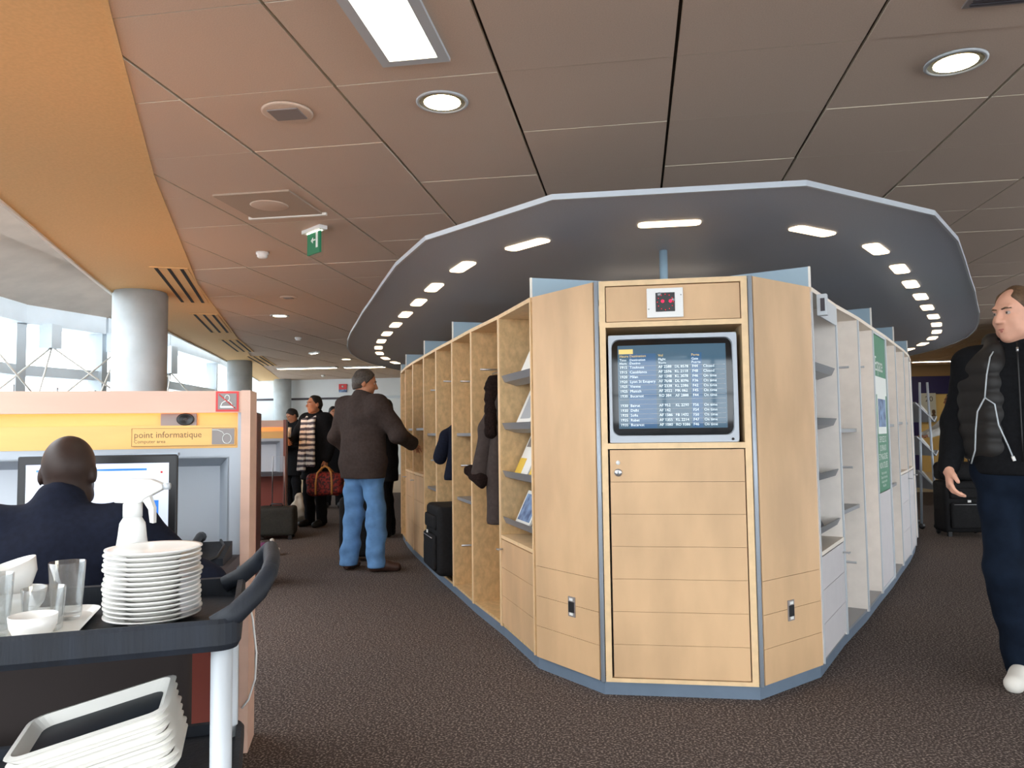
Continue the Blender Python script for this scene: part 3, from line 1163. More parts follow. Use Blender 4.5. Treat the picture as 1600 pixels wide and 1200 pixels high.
for u, a, b in ((-.22, 'Flight', 'Vuelo'), (.33, 'Gate', 'Puerta'), (-.87, 'Time', 'Hora'), (-.70, 'Destination', 'Destino')):
    crt_text(q, a, u, .55, .0155, 'crt_text'); crt_text(q, b, u, .48, .0155, 'crt_text')
q.build('list_subheader', tube)['kind'] = 'stuff'
q = mb('black_plastic'); q.lathe([(.006, 0), (.006, .003), (0, .004)], (x1 - .028, .012, z0 + .013), 12, axis=(0, -1, 0)); q.build('power_button', tv)

# ------------------------------------------------------------------ locker bays
DEP = .42
ORD = ['first', 'second', 'third', 'fourth', 'fifth', 'sixth', 'seventh', 'eighth', 'ninth', 'tenth', 'eleventh', 'twelfth']


def seg(i, sg):
    A = Vector((PL[i][0] * sg, PL[i][1], 0))
    B = Vector((PL[i + 1][0] * sg, PL[i + 1][1], 0))
    t = (B - A)
    L = t.length
    nin = Vector((-t.y, t.x, 0)).normalized() * sg
    return frame(A, t, nin), L, A, B


BAY = {}


def half_turn(i):
    """tangent of half the bend of the outline at corner i"""
    p, a, b = Vector(PL[i]), Vector(PL[i - 1]), Vector(PL[i + 1]) if i + 1 < len(PL) else Vector((PL[i][0], 2 * YM - PL[i][1]))
    d1, d2 = (p - a).normalized(), (b - p).normalized()
    return math.tan(math.acos(max(-1, min(1, d1.dot(d2)))) / 2)


def tapered(g, L, k0, k1):
    """bay frame whose sides follow the bisectors, so that neighbours meet without crossing"""
    return lambda s, w, z: g(s + max(w, 0) * (k0 * (1 - s / L) - k1 * s / L), w, z)


def bay(i, sg, kind, label):
    g, L, A, B = seg(i, sg)
    g = tapered(g, L, half_turn(i), half_turn(i + 1))
    warm = sg < 0
    face, edge, burl = ('birch', 'birch_edge', 'birch_burl') if warm else ('cream', 'cream_edge', 'cream')
    root = thing('locker_bay', g(L / 2, DEP / 2, .064), label, 'locker', 'open locker bays round the kiosk')
    t = .014
    # near panel starts a little deeper where the front cabinet turns away
    for s0, s1, w1 in ((.001, .001 + t, DEP - .01), (L - t - .001, L - .001, DEP - .01)):
        q = mb(burl)
        q.box(s0, s1, .004, w1, .066, ZT - .022, fr=g)
        sp = q.build('side_panel', root)
        q = mb('alu_matte' if not warm else edge)
        q.box(s0, s1, -.002, .004, .066, ZT - .022, fr=g); q.build('edge_band', sp)
    q = mb(burl); q.box(t, L - t, DEP - .02, DEP - .008, .08, ZT - .03, fr=g); q.build('back_panel', root)
    q = mb(edge); q.box(.001, L - .001, -.002, DEP - .02, ZT - .022, ZT, fr=g); q.build('top_panel', root)
    q = mb('shelf_grey' if not warm else burl); q.box(t, L - t, .01, DEP - .02, .064, .08, fr=g); q.build('bottom_panel', root)
    BAY[(i, sg)] = (root, g, L)

    def shelf(z, w0=.03):
        q = mb('shelf_grey'); q.box(t + .002, L - t - .002, w0, DEP - .03, z, z + .022, fr=g); q.build('shelf', root)

    def hook(z, s=None):
        q = mb('steel')
        s_ = L - t
        q.tube([g(s_ - .004, .06, z), g(s_ - .004, .22, z)], .007, 8); q.build('hook_rail', root)

    def pegs(zs, w=.14):
        q = mb('seam_dark')
        for z in zs:
            q.lathe([(.0042, 0), (.0042, .002), (0, .003)], g(L - t - .001, w, z), 8, axis=g(-1, 0, 0) - g(0, 0, 0))
        o = q.build('peg_holes', root)

    def low_door(z1, pl=True, mname=None):
        q = mb(edge); q.box(t, L - t, .0, DEP - .03, z1, z1 + .02, fr=g); q.build('shelf', root)
        mname = mname or ('birch' if warm else 'pale_door')
        q = mb(edge); q.box(t + .003, L - t - .003, .014, .026, .082, z1 - .004, fr=g); dr = q.build('door', root)
        nn = 3
        for k in range(nn):
            a, b = .084 + (z1 - .09) * k / nn, .084 + (z1 - .09) * (k + 1) / nn
            q = mb(mname); q.box(t + .003, L - t - .003, .002, .014, a + .0012, b - .0012, fr=g); q.build('plank', dr)
        q = mb('steel')
        q.tube([g(L - t - .03, .004, z1 - .06), g(L - t - .03, -.03, z1 - .06)], .005, 8)
        q.tube([g(L - t - .05, -.03, z1 - .06), g(L - t - .01, -.03, z1 - .06)], .005, 8)
        q.build('handle', dr)

    def rack(zs):
        for n_, z in enumerate(zs):
            q = mb('shelf_grey')
            prof = [(.012, z + .03), (.020, z + .03), (.035, z + .004), (.10, z - .018), (.235, z + .27), (.245, z + .265), (.106, z - .030), (.03, z - .008)]
            n8 = len(prof)
            q.add([g(s_, a, b) for s_ in (t + .004, L - t - .004) for a, b in prof],
                  [tuple(range(n8 - 1, -1, -1)), tuple(range(n8, 2 * n8))] + [(e_, (e_ + 1) % n8, n8 + (e_ + 1) % n8, n8 + e_) for e_ in range(n8)])
            q.build('rack_shelf', root)

    if kind == 'rack':
        rack((1.50, 1.22, .94, .67))
        low_door(.575)
    elif kind == 'shelves':
        hook(1.58); hook(.95); hook(.36)
        shelf(1.17); shelf(.70)
        pegs([1.72, 1.66, 1.48, 1.38, 1.34, 1.30, 1.22, 1.10, 1.0, .9, .84, .80, .76, .62, .5, .42, .3])
    elif kind == 'open':
        hook(1.62)
    elif kind == 'door':
        low_door(.80)
        shelf(1.22)
    elif kind == 'shelf':
        shelf(1.2); hook(.9)
        shelf(.72)
    return root


lefts = {1: ('rack', 'birch locker bay with tilted brochure shelves beside the left angled panel'),
         2: ('open', 'birch locker bay where the grey fur-trimmed coat hangs'),
         3: ('shelves', 'birch locker bay with grey shelves between the two hanging coats'),
         4: ('open', 'birch locker bay with the navy coat and the upright black suitcase'),
         5: ('shelves', 'birch shelved locker bay just past the upright black suitcase'),
         6: ('door', 'birch locker bay with lower door where the man reaches in'),
         7: ('door', 'birch locker bay with lower door just behind the reaching hand'),
         8: ('open', 'narrow-looking empty birch locker bay past the two lower doors'),
         9: ('shelf', 'birch shelved locker bay near the far bend of the kiosk'),
         10: ('open', 'birch locker bay at the far bend of the kiosk'),
         11: ('shelf', 'birch locker bay on the far flank, behind the bend')}
rights = {1: ('rack', 'cream locker bay with tilted racks and pale door beside the right angled panel'),
          2: ('shelves', 'cream locker bay with grey shelves next to the tilted racks'),
          3: ('open', 'empty cream locker bay beside the green poster panel'),
          4: ('poster', 'cream locker bay closed by a green poster panel and grey lower panel'),
          5: ('shelf', 'cream shelved locker bay just past the green poster'),
          6: ('door', 'cream locker bay with pale lower door second past the poster'),
          7: ('door', 'cream locker bay with pale lower door third past the poster'),
          8: ('open', 'empty cream locker bay before the newspaper rack'),
          9: ('shelf', 'cream locker bay at the far bend behind the newspaper rack'),
          10: ('open', 'cream locker bay past the far bend of the kiosk'),
          11: ('shelf', 'cream locker bay on the far flank of the kiosk')}
for i, (k, lab) in lefts.items():
    bay(i, -1, k, lab)
for i, (k, lab) in rights.items():
    bay(i, 1, k, lab)
# dividers carried up above the lockers as blue fins
for i, sg in [(1, -1), (4, -1), (6, -1), (8, -1), (10, -1), (1, 1), (4, 1), (6, 1), (8, 1)]:
    g, L, A, B = seg(i, sg)
    s = 0.012 if i == 1 else .0
    q = mb('fin'); q.box(s - .006, s + .006, .012, .40, ZT + .002, 2.0 if i == 1 else 2.03, fr=g)
    base = g(s, .2, ZT)
    o = thing('top_fin', base, ('blue-grey fin above the %s angled panel' % ('birch brochure bay beside the' if sg < 0 else 'cream rack bay beside the')) if i == 1 else
              'blue-grey fin on the %s lockers above the %s' % ('birch' if sg < 0 else 'cream', {(4, -1): 'navy coat', (6, -1): 'bay where the man reaches in', (8, -1): 'empty bay past the lower doors', (10, -1): 'far bend', (4, 1): 'green poster', (6, 1): 'second bay past the poster', (8, 1): 'bay before the newspaper rack'}[(i, sg)]), 'panel', None if i == 1 else 'fins on the %s side lockers' % ('birch' if sg < 0 else 'cream'))
    q.build('glass_panel', o)
    q = mb('edge_white'); q.box(s - .007, s + .007, .004, .013, ZT + .001, 2.001 if i == 1 else 2.031, fr=g); q.build('edge_strip', o)

# green poster panel in the right flank
root, g, L = BAY[(4, 1)]
q = mb('alu_matte')
for a in ((.012, .03, .075, 1.875), (L - .03, L - .012, .075, 1.875), (.03, L - .03, 1.857, 1.875), (.03, L - .03, .075, .093)):
    q.box(a[0], a[1], .0, .03, a[2], a[3], fr=g)
q.build('frame', root)
q = mb('green_sign'); q.box(.03, L - .03, .008, .022, .74, 1.857, fr=g); gp = q.build('poster_panel', root)
gp['label'] = 'green poster with white lettering'
q = mb('pale_door'); q.box(.03, L - .03, .006, .022, .093, .735, fr=g); q.build('lower_panel', root)
ux, uz = g(1, 0, 0) - g(0, 0, 0), (0, 0, 1)
q = mb('sign_white'); text(q, 'Espace', g(.08, .006, 1.60), ux, uz, .15, 'sign_white', sx=.85); q.box(.04, L - .04, .005, .008, 1.43, 1.56, fr=g); q.box(.11, L - .11, .004, .008, .93 + .22, 1.43, fr=g); q.build('headline', gp)
q = mb('blue_print'); q.box(.14, L - .14, .002, .004, 1.20, 1.40, fr=g); q.build('photo_print', gp)
q = mb('sign_white'); text(q, 'DEPOSEZ ICI\nJOURNAUX\nET MAGAZINES\nNON UTILISES', g(L / 2, .006, 1.09), ux, uz, .062, 'sign_white', 'CENTER', sx=.95)
text(q, 'Merci de votre aide\nThank you for your help\nGracias por su ayuda\nVielen Dank', g(L / 2, .006, .86), ux, uz, .03, 'sign_white', 'CENTER'); q.build('lettering', gp)
# grey holder plate on the first right-hand bay
root, g, L = BAY[(1, 1)]
r = thing('sign_holder', g(L / 2, 0, 1.76), 'small grey metal plate with info mark fixed over the cream rack bay', 'sign')
q = mb('alu_matte'); q.box(.10, L - .05, -.012, -.004, 1.765, 1.872, fr=g); q.build('plate', r)
q = mb('alu_matte'); q.box(.10, .14, -.05, -.012, 1.765, 1.872, fr=g); bf = q.build('bracket', r)
q = mb('seam_dark'); q.box(.095, .1, -.042, -.022, 1.785, 1.85, fr=g); q.build('slot_mark', r)

# ------------------------------------------------------------------ brochures in the left rack
root, g, L = BAY[(1, -1)]
labs = ['white brochure with purple oval leaning on the top rack shelf', 'white magazine on the second tilted rack shelf', 'white magazine with yellow picture on the third rack shelf',
        'blue-grey leaflet on the lowest tilted rack shelf']
for k, z in enumerate((1.50, 1.22, .94, .67)):
    for c in range(2 if k == 2 else 1):
        s0 = .06 + c * .28 if k == 2 else (.30 if k else .22)
        wd = .25 if k == 2 else .27
        h = .25 if k != 3 else .18
        q = mb('paper')
        p0, p1 = (.082, z + .0), (.082 + h * .47, z + h)
        q.extr([g(s0, p0[0], p0[1]), g(s0 + wd, p0[0], p0[1]), g(s0 + wd, p1[0], p1[1]), g(s0, p1[0], p1[1])], g(0, -.010, .003) - g(0, 0, 0))
        lab = labs[k] if not (k == 2 and c) else 'white magazine with yellow and red picture beside another on the third rack shelf'
        r = thing('magazine', g(s0 + wd / 2, .215, z), lab, 'magazine', 'brochures in the birch rack')
        q.build('pages', r)
        f = lambda a, b0, b1: [g(s0 + wd * a[0], p0[0] + (p1[0] - p0[0]) * b0 - .0105, p0[1] + (p1[1] - p0[1]) * b0 + .003),
                               g(s0 + wd * a[1], p0[0] + (p1[0] - p0[0]) * b0 - .0105, p0[1] + (p1[1] - p0[1]) * b0 + .003),
                               g(s0 + wd * a[1], p0[0] + (p1[0] - p0[0]) * b1 - .0105, p0[1] + (p1[1] - p0[1]) * b1 + .003),
                               g(s0 + wd * a[0], p0[0] + (p1[0] - p0[0]) * b1 - .0105, p0[1] + (p1[1] - p0[1]) * b1 + .003)]
        for nm_, mm, a, b0, b1 in [[('cover_print', 'purple_print', (.2, .7), .55, .8)], [('cover_print', 'paper_grey', (.1, .8), .2, .8)],
                                   [('cover_print', 'yellow_print', (.5, 1.0), .05, .4), ('title_print', 'sign_grey', (.1, .9), .66, .86)], [('cover_print', 'blue_print', (.08, .92), .1, .9)]][k]:
            q = mb(mm); q.extr(f(a, b0, b1), g(0, -.0012, .0004) - g(0, 0, 0)); q.build(nm_, r)

# ================================================================== ORGANIC SHAPES (signed distances -> surface)
def rotm(yaw=0, pitch=0, roll=0):
    return np.array(Matrix.Rotation(yaw, 3, 'Z') @ Matrix.Rotation(pitch, 3, 'X') @ Matrix.Rotation(roll, 3, 'Y'))


class Sdf:
    def __init__(self):
        self.p = []      # (fn, lo, hi, k, sign)
        self.cuts = []

    def cap(self, a, b, r0, r1=None, k=.02, sub=False, ky=1.0):
        a, b = np.array(a, float), np.array(b, float)
        r1 = r0 if r1 is None else r1
        R_ = max(r0, r1)
        sc = np.array([1, 1 / ky, 1])

        def fn(P):
            ba = (b - a) * sc
            pa = (P - a) * sc
            t = np.clip(pa @ ba / max(1e-9, ba @ ba), 0, 1)
            d = np.sqrt(((pa - t[..., None] * ba) ** 2).sum(-1)) - (r0 + t * (r1 - r0))
            return d * (1 if ky == 1 else .5 + .5 * ky)
        self.p.append((fn, np.minimum(a, b) - R_, np.maximum(a, b) + R_, k, -1 if sub else 1))
        return self

    def ell(self, c, r, k=.02, rot=None, sub=False):
        c, r = np.array(c, float), np.array(r, float)

        def fn(P):
            q_ = P - c
            if rot is not None:
                q_ = q_ @ rot
            k0 = np.sqrt(((q_ / r) ** 2).sum(-1)) + 1e-9
            k1 = np.sqrt(((q_ / (r * r)) ** 2).sum(-1)) + 1e-9
            return k0 * (k0 - 1) / k1
        m_ = r.max()
        self.p.append((fn, c - m_, c + m_, k, -1 if sub else 1))
        return self

    def rbox(self, c, h, rad, k=.02, rot=None):
        c, h = np.array(c, float), np.array(h, float)

        def fn(P):
            q_ = P - c
            if rot is not None:
                q_ = q_ @ rot
            q_ = np.abs(q_) - (h - rad)
            return np.sqrt((np.maximum(q_, 0) ** 2).sum(-1)) + np.minimum(q_.max(-1), 0) - rad
        m_ = np.linalg.norm(h) if rot is not None else h
        self.p.append((fn, c - m_, c + m_, k, 1))
        return self

    def cut(self, pt, nrm):
        """remove what lies on the side nrm points to"""
        nrm = np.array(nrm, float)
        self.cuts.append((np.array(pt, float), nrm / np.linalg.norm(nrm)))
        return self

    def mesh(self, res=.01, wrinkle=0.0, wfreq=22.0, grow=0.0, seed=0):
        adds = [p for p in self.p if p[4] > 0]
        lo = np.min([p[1] for p in adds], 0) - .035 - grow
        hi = np.max([p[2] for p in adds], 0) + .035 + grow
        n = np.ceil((hi - lo) / res).astype(int) + 1
        F = np.full(n, .3, np.float32)
        ax = [lo[i] + np.arange(n[i]) * res for i in range(3)]
        for fn, a, b, k, sg in self.p:
            i0 = np.maximum(((a - lo - .05 - grow) / res).astype(int), 0)
            i1 = np.minimum(((b - lo + .05 + grow) / res).astype(int) + 2, n)
            if (i1 <= i0).any():
                continue
            X, Y, Z = np.meshgrid(ax[0][i0[0]:i1[0]], ax[1][i0[1]:i1[1]], ax[2][i0[2]:i1[2]], indexing='ij')
            d = fn(np.stack([X, Y, Z], -1)) - (grow if sg > 0 else 0)
            S = F[i0[0]:i1[0], i0[1]:i1[1], i0[2]:i1[2]]
            if sg > 0:
                h = np.clip(.5 + .5 * (S - d) / k, 0, 1)
                S[...] = S * (1 - h) + d * h - k * h * (1 - h)
            else:
                h = np.clip(.5 - .5 * (S + d) / k, 0, 1)
                S[...] = S * (1 - h) + (-d) * h + k * h * (1 - h)
        if wrinkle or self.cuts:
            X, Y, Z = np.meshgrid(*ax, indexing='ij')
        if wrinkle:
            s = seed * 1.7
            wv = (np.sin(Z * wfreq + 2.2 * np.sin(X * 9 + s) + 1.5 * np.sin(Y * 11 - s)) + .6 * np.sin(Z * wfreq * 1.9 - X * 17 + s)
                  + .6 * np.sin(X * wfreq * 1.3 + Z * 9 + Y * 13))
            F = F + (wv * wrinkle * .5).astype(np.float32)
        for pt, nr in self.cuts:
            F = np.maximum(F, ((X - pt[0]) * nr[0] + (Y - pt[1]) * nr[1] + (Z - pt[2]) * nr[2]).astype(np.float32))
        return nets(F, lo, res)


def nets(F, lo, res):
    ins = F < 0
    cs = np.zeros(np.array(F.shape) - 1, np.int8)
    off8 = [(i, j, k) for i in (0, 1) for j in (0, 1) for k in (0, 1)]
    nx, ny, nz = cs.shape
    for i, j, k in off8:
        cs += ins[i:nx + i, j:ny + j, k:nz + k]
    act = np.argwhere((cs > 0) & (cs < 8))
    idx = np.full(cs.shape, -1, np.int64)
    idx[act[:, 0], act[:, 1], act[:, 2]] = np.arange(len(act))
    val = {o: F[act[:, 0] + o[0], act[:, 1] + o[1], act[:, 2] + o[2]] for o in off8}
    acc = np.zeros((len(act), 3))
    cnt = np.zeros(len(act))
    for o in off8:
        for d in range(3):
            if o[d] == 0:
                o2 = tuple(1 if e == d else o[e] for e in range(3))
                a, b = val[o], val[o2]
                mk = (a < 0) != (b < 0)
                t = np.where(mk, a / np.where(mk, a - b, 1), 0)
                pos = np.tile(np.array(o, float), (len(act), 1))
                pos[:, d] = t
                acc += pos * mk[:, None]
                cnt += mk
    V = lo + (act + acc / cnt[:, None]) * res
    Q = []
    for d in range(3):
        e1, e2 = (d + 1) % 3, (d + 2) % 3
        sl0 = [slice(None)] * 3
        sl1 = [slice(None)] * 3
        sl0[d] = slice(0, -1)
        sl1[d] = slice(1, None)
        a, b = ins[tuple(sl0)], ins[tuple(sl1)]
        E = np.argwhere(a != b)
        E = E[(E[:, e1] > 0) & (E[:, e2] > 0) & (E[:, e1] < cs.shape[e1]) & (E[:, e2] < cs.shape[e2])]
        inside = a[E[:, 0], E[:, 1], E[:, 2]]
        c = []
        for s1, s2 in ((-1, -1), (0, -1), (0, 0), (-1, 0)):
            q_ = E.copy()
            q_[:, e1] += s1
            q_[:, e2] += s2
            c.append(idx[q_[:, 0], q_[:, 1], q_[:, 2]])
        c = np.stack(c, 1)
        c[~inside] = c[~inside][:, ::-1]
        Q.append(c)
    Q = np.concatenate(Q)
    Q = Q[(Q >= 0).all(1)]
    return V, Q


def organic(name, sd, mname, parent=None, res=.01, wrinkle=0, wfreq=22.0, grow=0.0, seed=0, fr=None, base=None, relax=1):
    V, Q = sd.mesh(res, wrinkle, wfreq, grow, seed)
    for _ in range(relax):       # light smoothing
        S = np.zeros_like(V)
        C = np.zeros(len(V))
        for a, b in ((0, 1), (1, 2), (2, 3), (3, 0)):
            np.add.at(S, Q[:, a], V[Q[:, b]])
            np.add.at(C, Q[:, a], 1)
        V = V * .5 + S / np.maximum(C, 1)[:, None] * .5
    me = bpy.data.meshes.new(name)
    me.vertices.add(len(V))
    me.vertices.foreach_set('co', V.astype(np.float32).ravel())
    me.loops.add(len(Q) * 4)
    me.loops.foreach_set('vertex_index', Q.astype(np.int32).ravel())
    me.polygons.add(len(Q))
    me.polygons.foreach_set('loop_start', np.arange(0, len(Q) * 4, 4, dtype=np.int32))
    me.polygons.foreach_set('use_smooth', np.ones(len(Q), bool))
    me.materials.append(MATS[mname])
    me.update(calc_edges=True)
    me.validate()
    o = bpy.data.objects.new(name, me)
    COL.objects.link(o)
    if parent is not None:
        o.parent = parent
    return o


# ------------------------------------------------------------------ people
def ik(s, w, l1, l2, hint):
    s, w, hint = Vector(s), Vector(w), Vector(hint)
    d = w - s
    L = min(d.length, (l1 + l2) * .998)
    u = d.normalized()
    a = (l1 * l1 - l2 * l2 + L * L) / (2 * L)
    h = math.sqrt(max(0, l1 * l1 - a * a))
    hp = (hint - u * hint.dot(u)).normalized()
    return s + u * a + hp * h, s + u * L


def hand(sd, wrist, d, n, side, S=1.0, curl=35, spread=0.0, thumb=35):
    """wrist, direction of the fingers, palm normal, side=+1 thumb towards d x n"""
    d, n = Vector(d).normalized(), Vector(n)
    n = (n - d * n.dot(d)).normalized()
    s = d.cross(n) * side
    W = Vector(wrist)
    for a in (-.026, -.009, .009, .026):
        sd.cap(W + s * a * .7 * S, W + (d * .085 + s * a) * S, .0135 * S, .0125 * S, .012)
    sd.cap(W - d * .03 * S, W + d * .02 * S, .026 * S, .024 * S, .015)
    for kf, (a, L) in enumerate(((-.0325, .062), (-.0108, .078), (.0112, .084), (.0325, .074))):
        p = W + (d * .085 + s * a) * S
        ang = 0
        for ph, fr_ in enumerate((.45, .3, .25)):
            ang += R(curl * (.8, 1.0, .8)[ph] * (1 + .12 * (1 - kf)))
            dd = d * math.cos(ang) + n * math.sin(ang) + s * a * spread
            q_ = p + dd.normalized() * L * fr_ * S
            sd.cap(p, q_, (.0090 - ph * .0007) * S, (.0083 - ph * .0007) * S, .002)
            p = q_
    p = W + (d * .025 + s * .026) * S
    q1 = p + (d * .032 + s * .024 + n * .012) * S
    q2 = q1 + (d * .030 + s * .006 + n * .014) * S
    sd.cap(p, q1, .0145 * S, .012 * S, .012)
    sd.cap(q1, q2, .0108 * S, .009 * S, .005)


def person(label, pos, yaw, H, skin, top=None, trousers=None, shoes='black', hair=None, hair_cut=None, head=(0, 0, 0), res=.010, hres=None,
           arms=None, legs=None, hands=True, lean=0.0, hem=.82, top_grow=.022, sit=None, face=True, collar=True, top_wr=.006, tr_wr=.007,
           brows=None, width=1.0, bald=0.0, build=1.0, group=None, head_dz=0.0, tr_grow=.012):
    S = H / 1.75
    root = thing('person', pos, label, 'person', group)
    root.rotation_euler.z = yaw
    ln = Vector((0, math.tan(lean), 0))
    zoff = 0 if sit is None else sit - .92

    def up(x, y, z):
        z2 = z + zoff
        return (Vector((x * width, y, z2)) + ln * max(0, z - .92)) * S
    HC = up(0, .03, 1.632 + head_dz)
    Rh = np.array(Matrix.Rotation(head[0], 3, 'Z') @ Matrix.Rotation(head[1], 3, 'X') @ Matrix.Rotation(head[2], 3, 'Y'))

    def hd(x, y, z):
        return Vector(np.array(HC) + Rh @ (np.array((x, y, z)) * S))
    sh = {s: up(s * .175, -.005, 1.425) for s in (-1, 1)}
    arms = arms or {}
    A = {}
    for s in (-1, 1):
        el, wr = arms.get(s, {}).get('el'), arms.get(s, {}).get('wr')
        if wr is None:
            el, wr = up(s * .23, -.03, 1.14), up(s * .235, .04, .885)
        elif arms[s].get('world'):
            loc = Matrix.Rotation(-yaw, 3, 'Z') @ (Vector(wr) - Vector(pos))
            el, wr = ik(sh[s], loc, .295 * S, .265 * S, arms[s].get('hint', (s * .5, -.4, -.6)))
        else:
            wr = Vector(wr) * S
            el, wr = ik(sh[s], wr, .295 * S, .265 * S, arms[s].get('hint', (s * .5, -.6, -.3)))
        A[s] = (el, wr)
    Lg = {}
    for s in (-1, 1):
        dft = {'kn': (s * .10, .02, .49), 'an': (s * .105, -.02, .085), 'ft': (s * .12, .13)}
        dft.update((legs or {}).get(s, {}))
        Lg[s] = {k: Vector((*v, .03) if k == 'ft' and len(v) == 2 else v) * S for k, v in dft.items()}
        if Lg[s]['ft'].z < .04:
            Lg[s]['ft'].z = .035 * S

    def torso(sd, g=0.0):
        ky = .64
        sd.cap(up(-.05, 0, .95), up(.05, 0, .95), .128 * build * S, None, .05, ky=.86)
        sd.cap(up(0, .0, .95), up(0, .005, 1.12), .155 * build * S, .148 * build * S, .06, ky=ky + .06)
        sd.cap(up(0, .005, 1.12), up(0, 0, 1.30), .148 * build * S, .165 * S, .06, ky=ky)
        for s in (-1, 1):
            sd.cap(up(s * .05, 0, 1.33), up(s * .13, -.01, 1.36), .105 * S, .085 * S, .06)
            sd.cap(up(0, -.01, 1.45), sh[s], .052 * S, .060 * S, .05)

    def arm(sd, s, ext=0.0):
        el, wr = A[s]
        sd.cap(sh[s], el, .054 * S, .043 * S, .03)
        sd.cap(el, wr, .043 * S, .029 * S, .03)

    def leg(sd, s):
        hp = up(s * .088, 0, .92) if sit is None else Vector((s * .09, 0, sit)) * 1.0
        if sit is not None:
            hp = Vector((s * .09 * S, 0, sit * S))
        sd.cap(hp, Lg[s]['kn'], .084 * build * S, .056 * S, .04)
        sd.cap(Lg[s]['kn'], Lg[s]['an'], .056 * S, .038 * S, .03)
    # --- body
    b = Sdf()
    torso(b)
    b.cap(up(0, -.01, 1.44), hd(0, -.02, -.06), .058 * S, .052 * S, .03)
    b.ell(hd(0, -.012, .022), np.array((.077, .097, .097)) * S, .02, Rh)
    b.ell(hd(0, .022, -.045), np.array((.060, .070, .074)) * S, .03, Rh)
    b.ell(hd(0, .058, -.100), np.array((.028, .024, .020)) * S, .03, Rh)
    if face:
        b.cap(hd(-.046, .03, -.072), hd(.046, .03, -.072), .026 * S, None, .03)
        for s in (-1, 1):
            b.ell(hd(s * .034, .062, -.028), np.array((.024, .02, .022)) * S, .025, Rh)
        b.cap(hd(-.036, .076, .030), hd(.036, .076, .030), .012 * S, None, .015)
        for s in (-1, 1):
            b.ell(hd(s * .031, .096, .0075), np.array((.015, .012, .0062)) * S, .008, Rh, sub=True)
        b.cap(hd(0, .088, .014), hd(0, .110, -.026), .0085 * S, .0125 * S, .010)
        b.cap(hd(-.013, .096, -.030), hd(.013, .096, -.030), .0085 * S, None, .008)
        b.cap(hd(-.019, .082, -.060), hd(.019, .082, -.060), .0085 * S, None, .008)
        b.cap(hd(-.015, .081, -.072), hd(.015, .081, -.072), .0085 * S, None, .006)
    for s in (-1, 1):
        b.ell(hd(s * .078, -.012, -.012), np.array((.009, .020, .032)) * S, .008, Rh)
        arm(b, s)
        el, wr = A[s]
        hspec = arms.get(s, {}).get('hand', {})
        if hands:
            dd = (wr - el).normalized()
            if 'dir' in hspec:
                dd = Vector(hspec['dir']).normalized()
            nn = Vector(hspec.get('n', (-s * .9, .1, -.1)))
            hand(b, wr, dd, nn, hspec.get('side', -s if hspec.get('flip') else s), S * hspec.get('scale', 1.0), hspec.get('curl', 30), thumb=0)
        leg(b, s)
        b.cap(Lg[s]['an'], Lg[s]['ft'], .036 * S, .028 * S, .02)
    organic('body', b, skin, root, hres or res)
    # --- garments
    if top:
        g = Sdf()
        torso(g)
        for s in (-1, 1):
            el, wr = A[s]
            g.cap(sh[s], el, .060 * S, .050 * S, .04)
            e2 = wr - (wr - el).normalized() * .012
            g.cap(el, e2, .050 * S, .034 * S, .03)
        if collar:
            g.cap(up(0, -.012, 1.455), up(0, -.006, 1.515), .058 * S, .056 * S, .03)
            g.cut(up(0, .05, 1.512 if collar is True else collar), (0, .55, 1))
        if hem is not None:
            g.cap(up(-.04, 0, hem + .02), up(.04, 0, hem + .02), .125 * build * S, None, .05, ky=.86)
            g.cut(up(0, 0, hem), (0, 0, -1))
            g.cap(up(0, .0, hem + .04), up(0, 0, 1.12), .158 * build * S, .15 * build * S, .05, ky=.74)
        if sit is not None:
            g.cut((0, 0, (sit - .105) * S), (0, 0, -1))
        organic(top[1], g, top[0], root, res, top_wr, grow=top_grow * S, seed=len(label))
    if trousers:
        g = Sdf()
        g.cap(up(-.05, 0, .95), up(.05, 0, .95), .126 * build * S, None, .05, ky=.86)
        g.cap(up(0, .0, .95), up(0, .005, 1.05), .15 * build * S, .14 * build * S, .06, ky=.70)
        for s in (-1, 1):
            leg(g, s)
            an = Lg[s]['an']
            g.cap(Lg[s]['kn'], an + Vector((0, 0, -.03 * S)), .062 * S, .060 * S, .03)
        g.cut((0, 0, .04 * S), (0, 0, -1))
        organic('trousers', g, trousers, root, res, tr_wr, 26, grow=tr_grow * S, seed=3)
    for s in (-1, 1):
        g = Sdf()
        an, ft = Lg[s]['an'], Lg[s]['ft']
        heel = an + (an - ft).normalized() * .03 * S
        dz = ft.z - .035 * S
        heel.z = max(.04 * S, an.z - .05 * S)
        fdir = Vector((ft.x - an.x, ft.y - an.y, 0)).normalized()
        g.cap(heel, ft + fdir * .02 * S, .036 * S, .034 * S, .02)
        g.cap(heel + Vector((0, 0, .03 * S)), an.lerp(ft, .55) + Vector((0, 0, .005)), .038 * S, .034 * S, .03)
        g.cap(an.lerp(ft, .6), ft + fdir * .015 * S, .042 * S, .038 * S, .02)
        zmin = .002 if min(heel.z, ft.z) < .06 * S else -9
        g.cut((0, 0, zmin), (0, 0, -1))
        organic('shoe', g, shoes, root, min(res, .009))
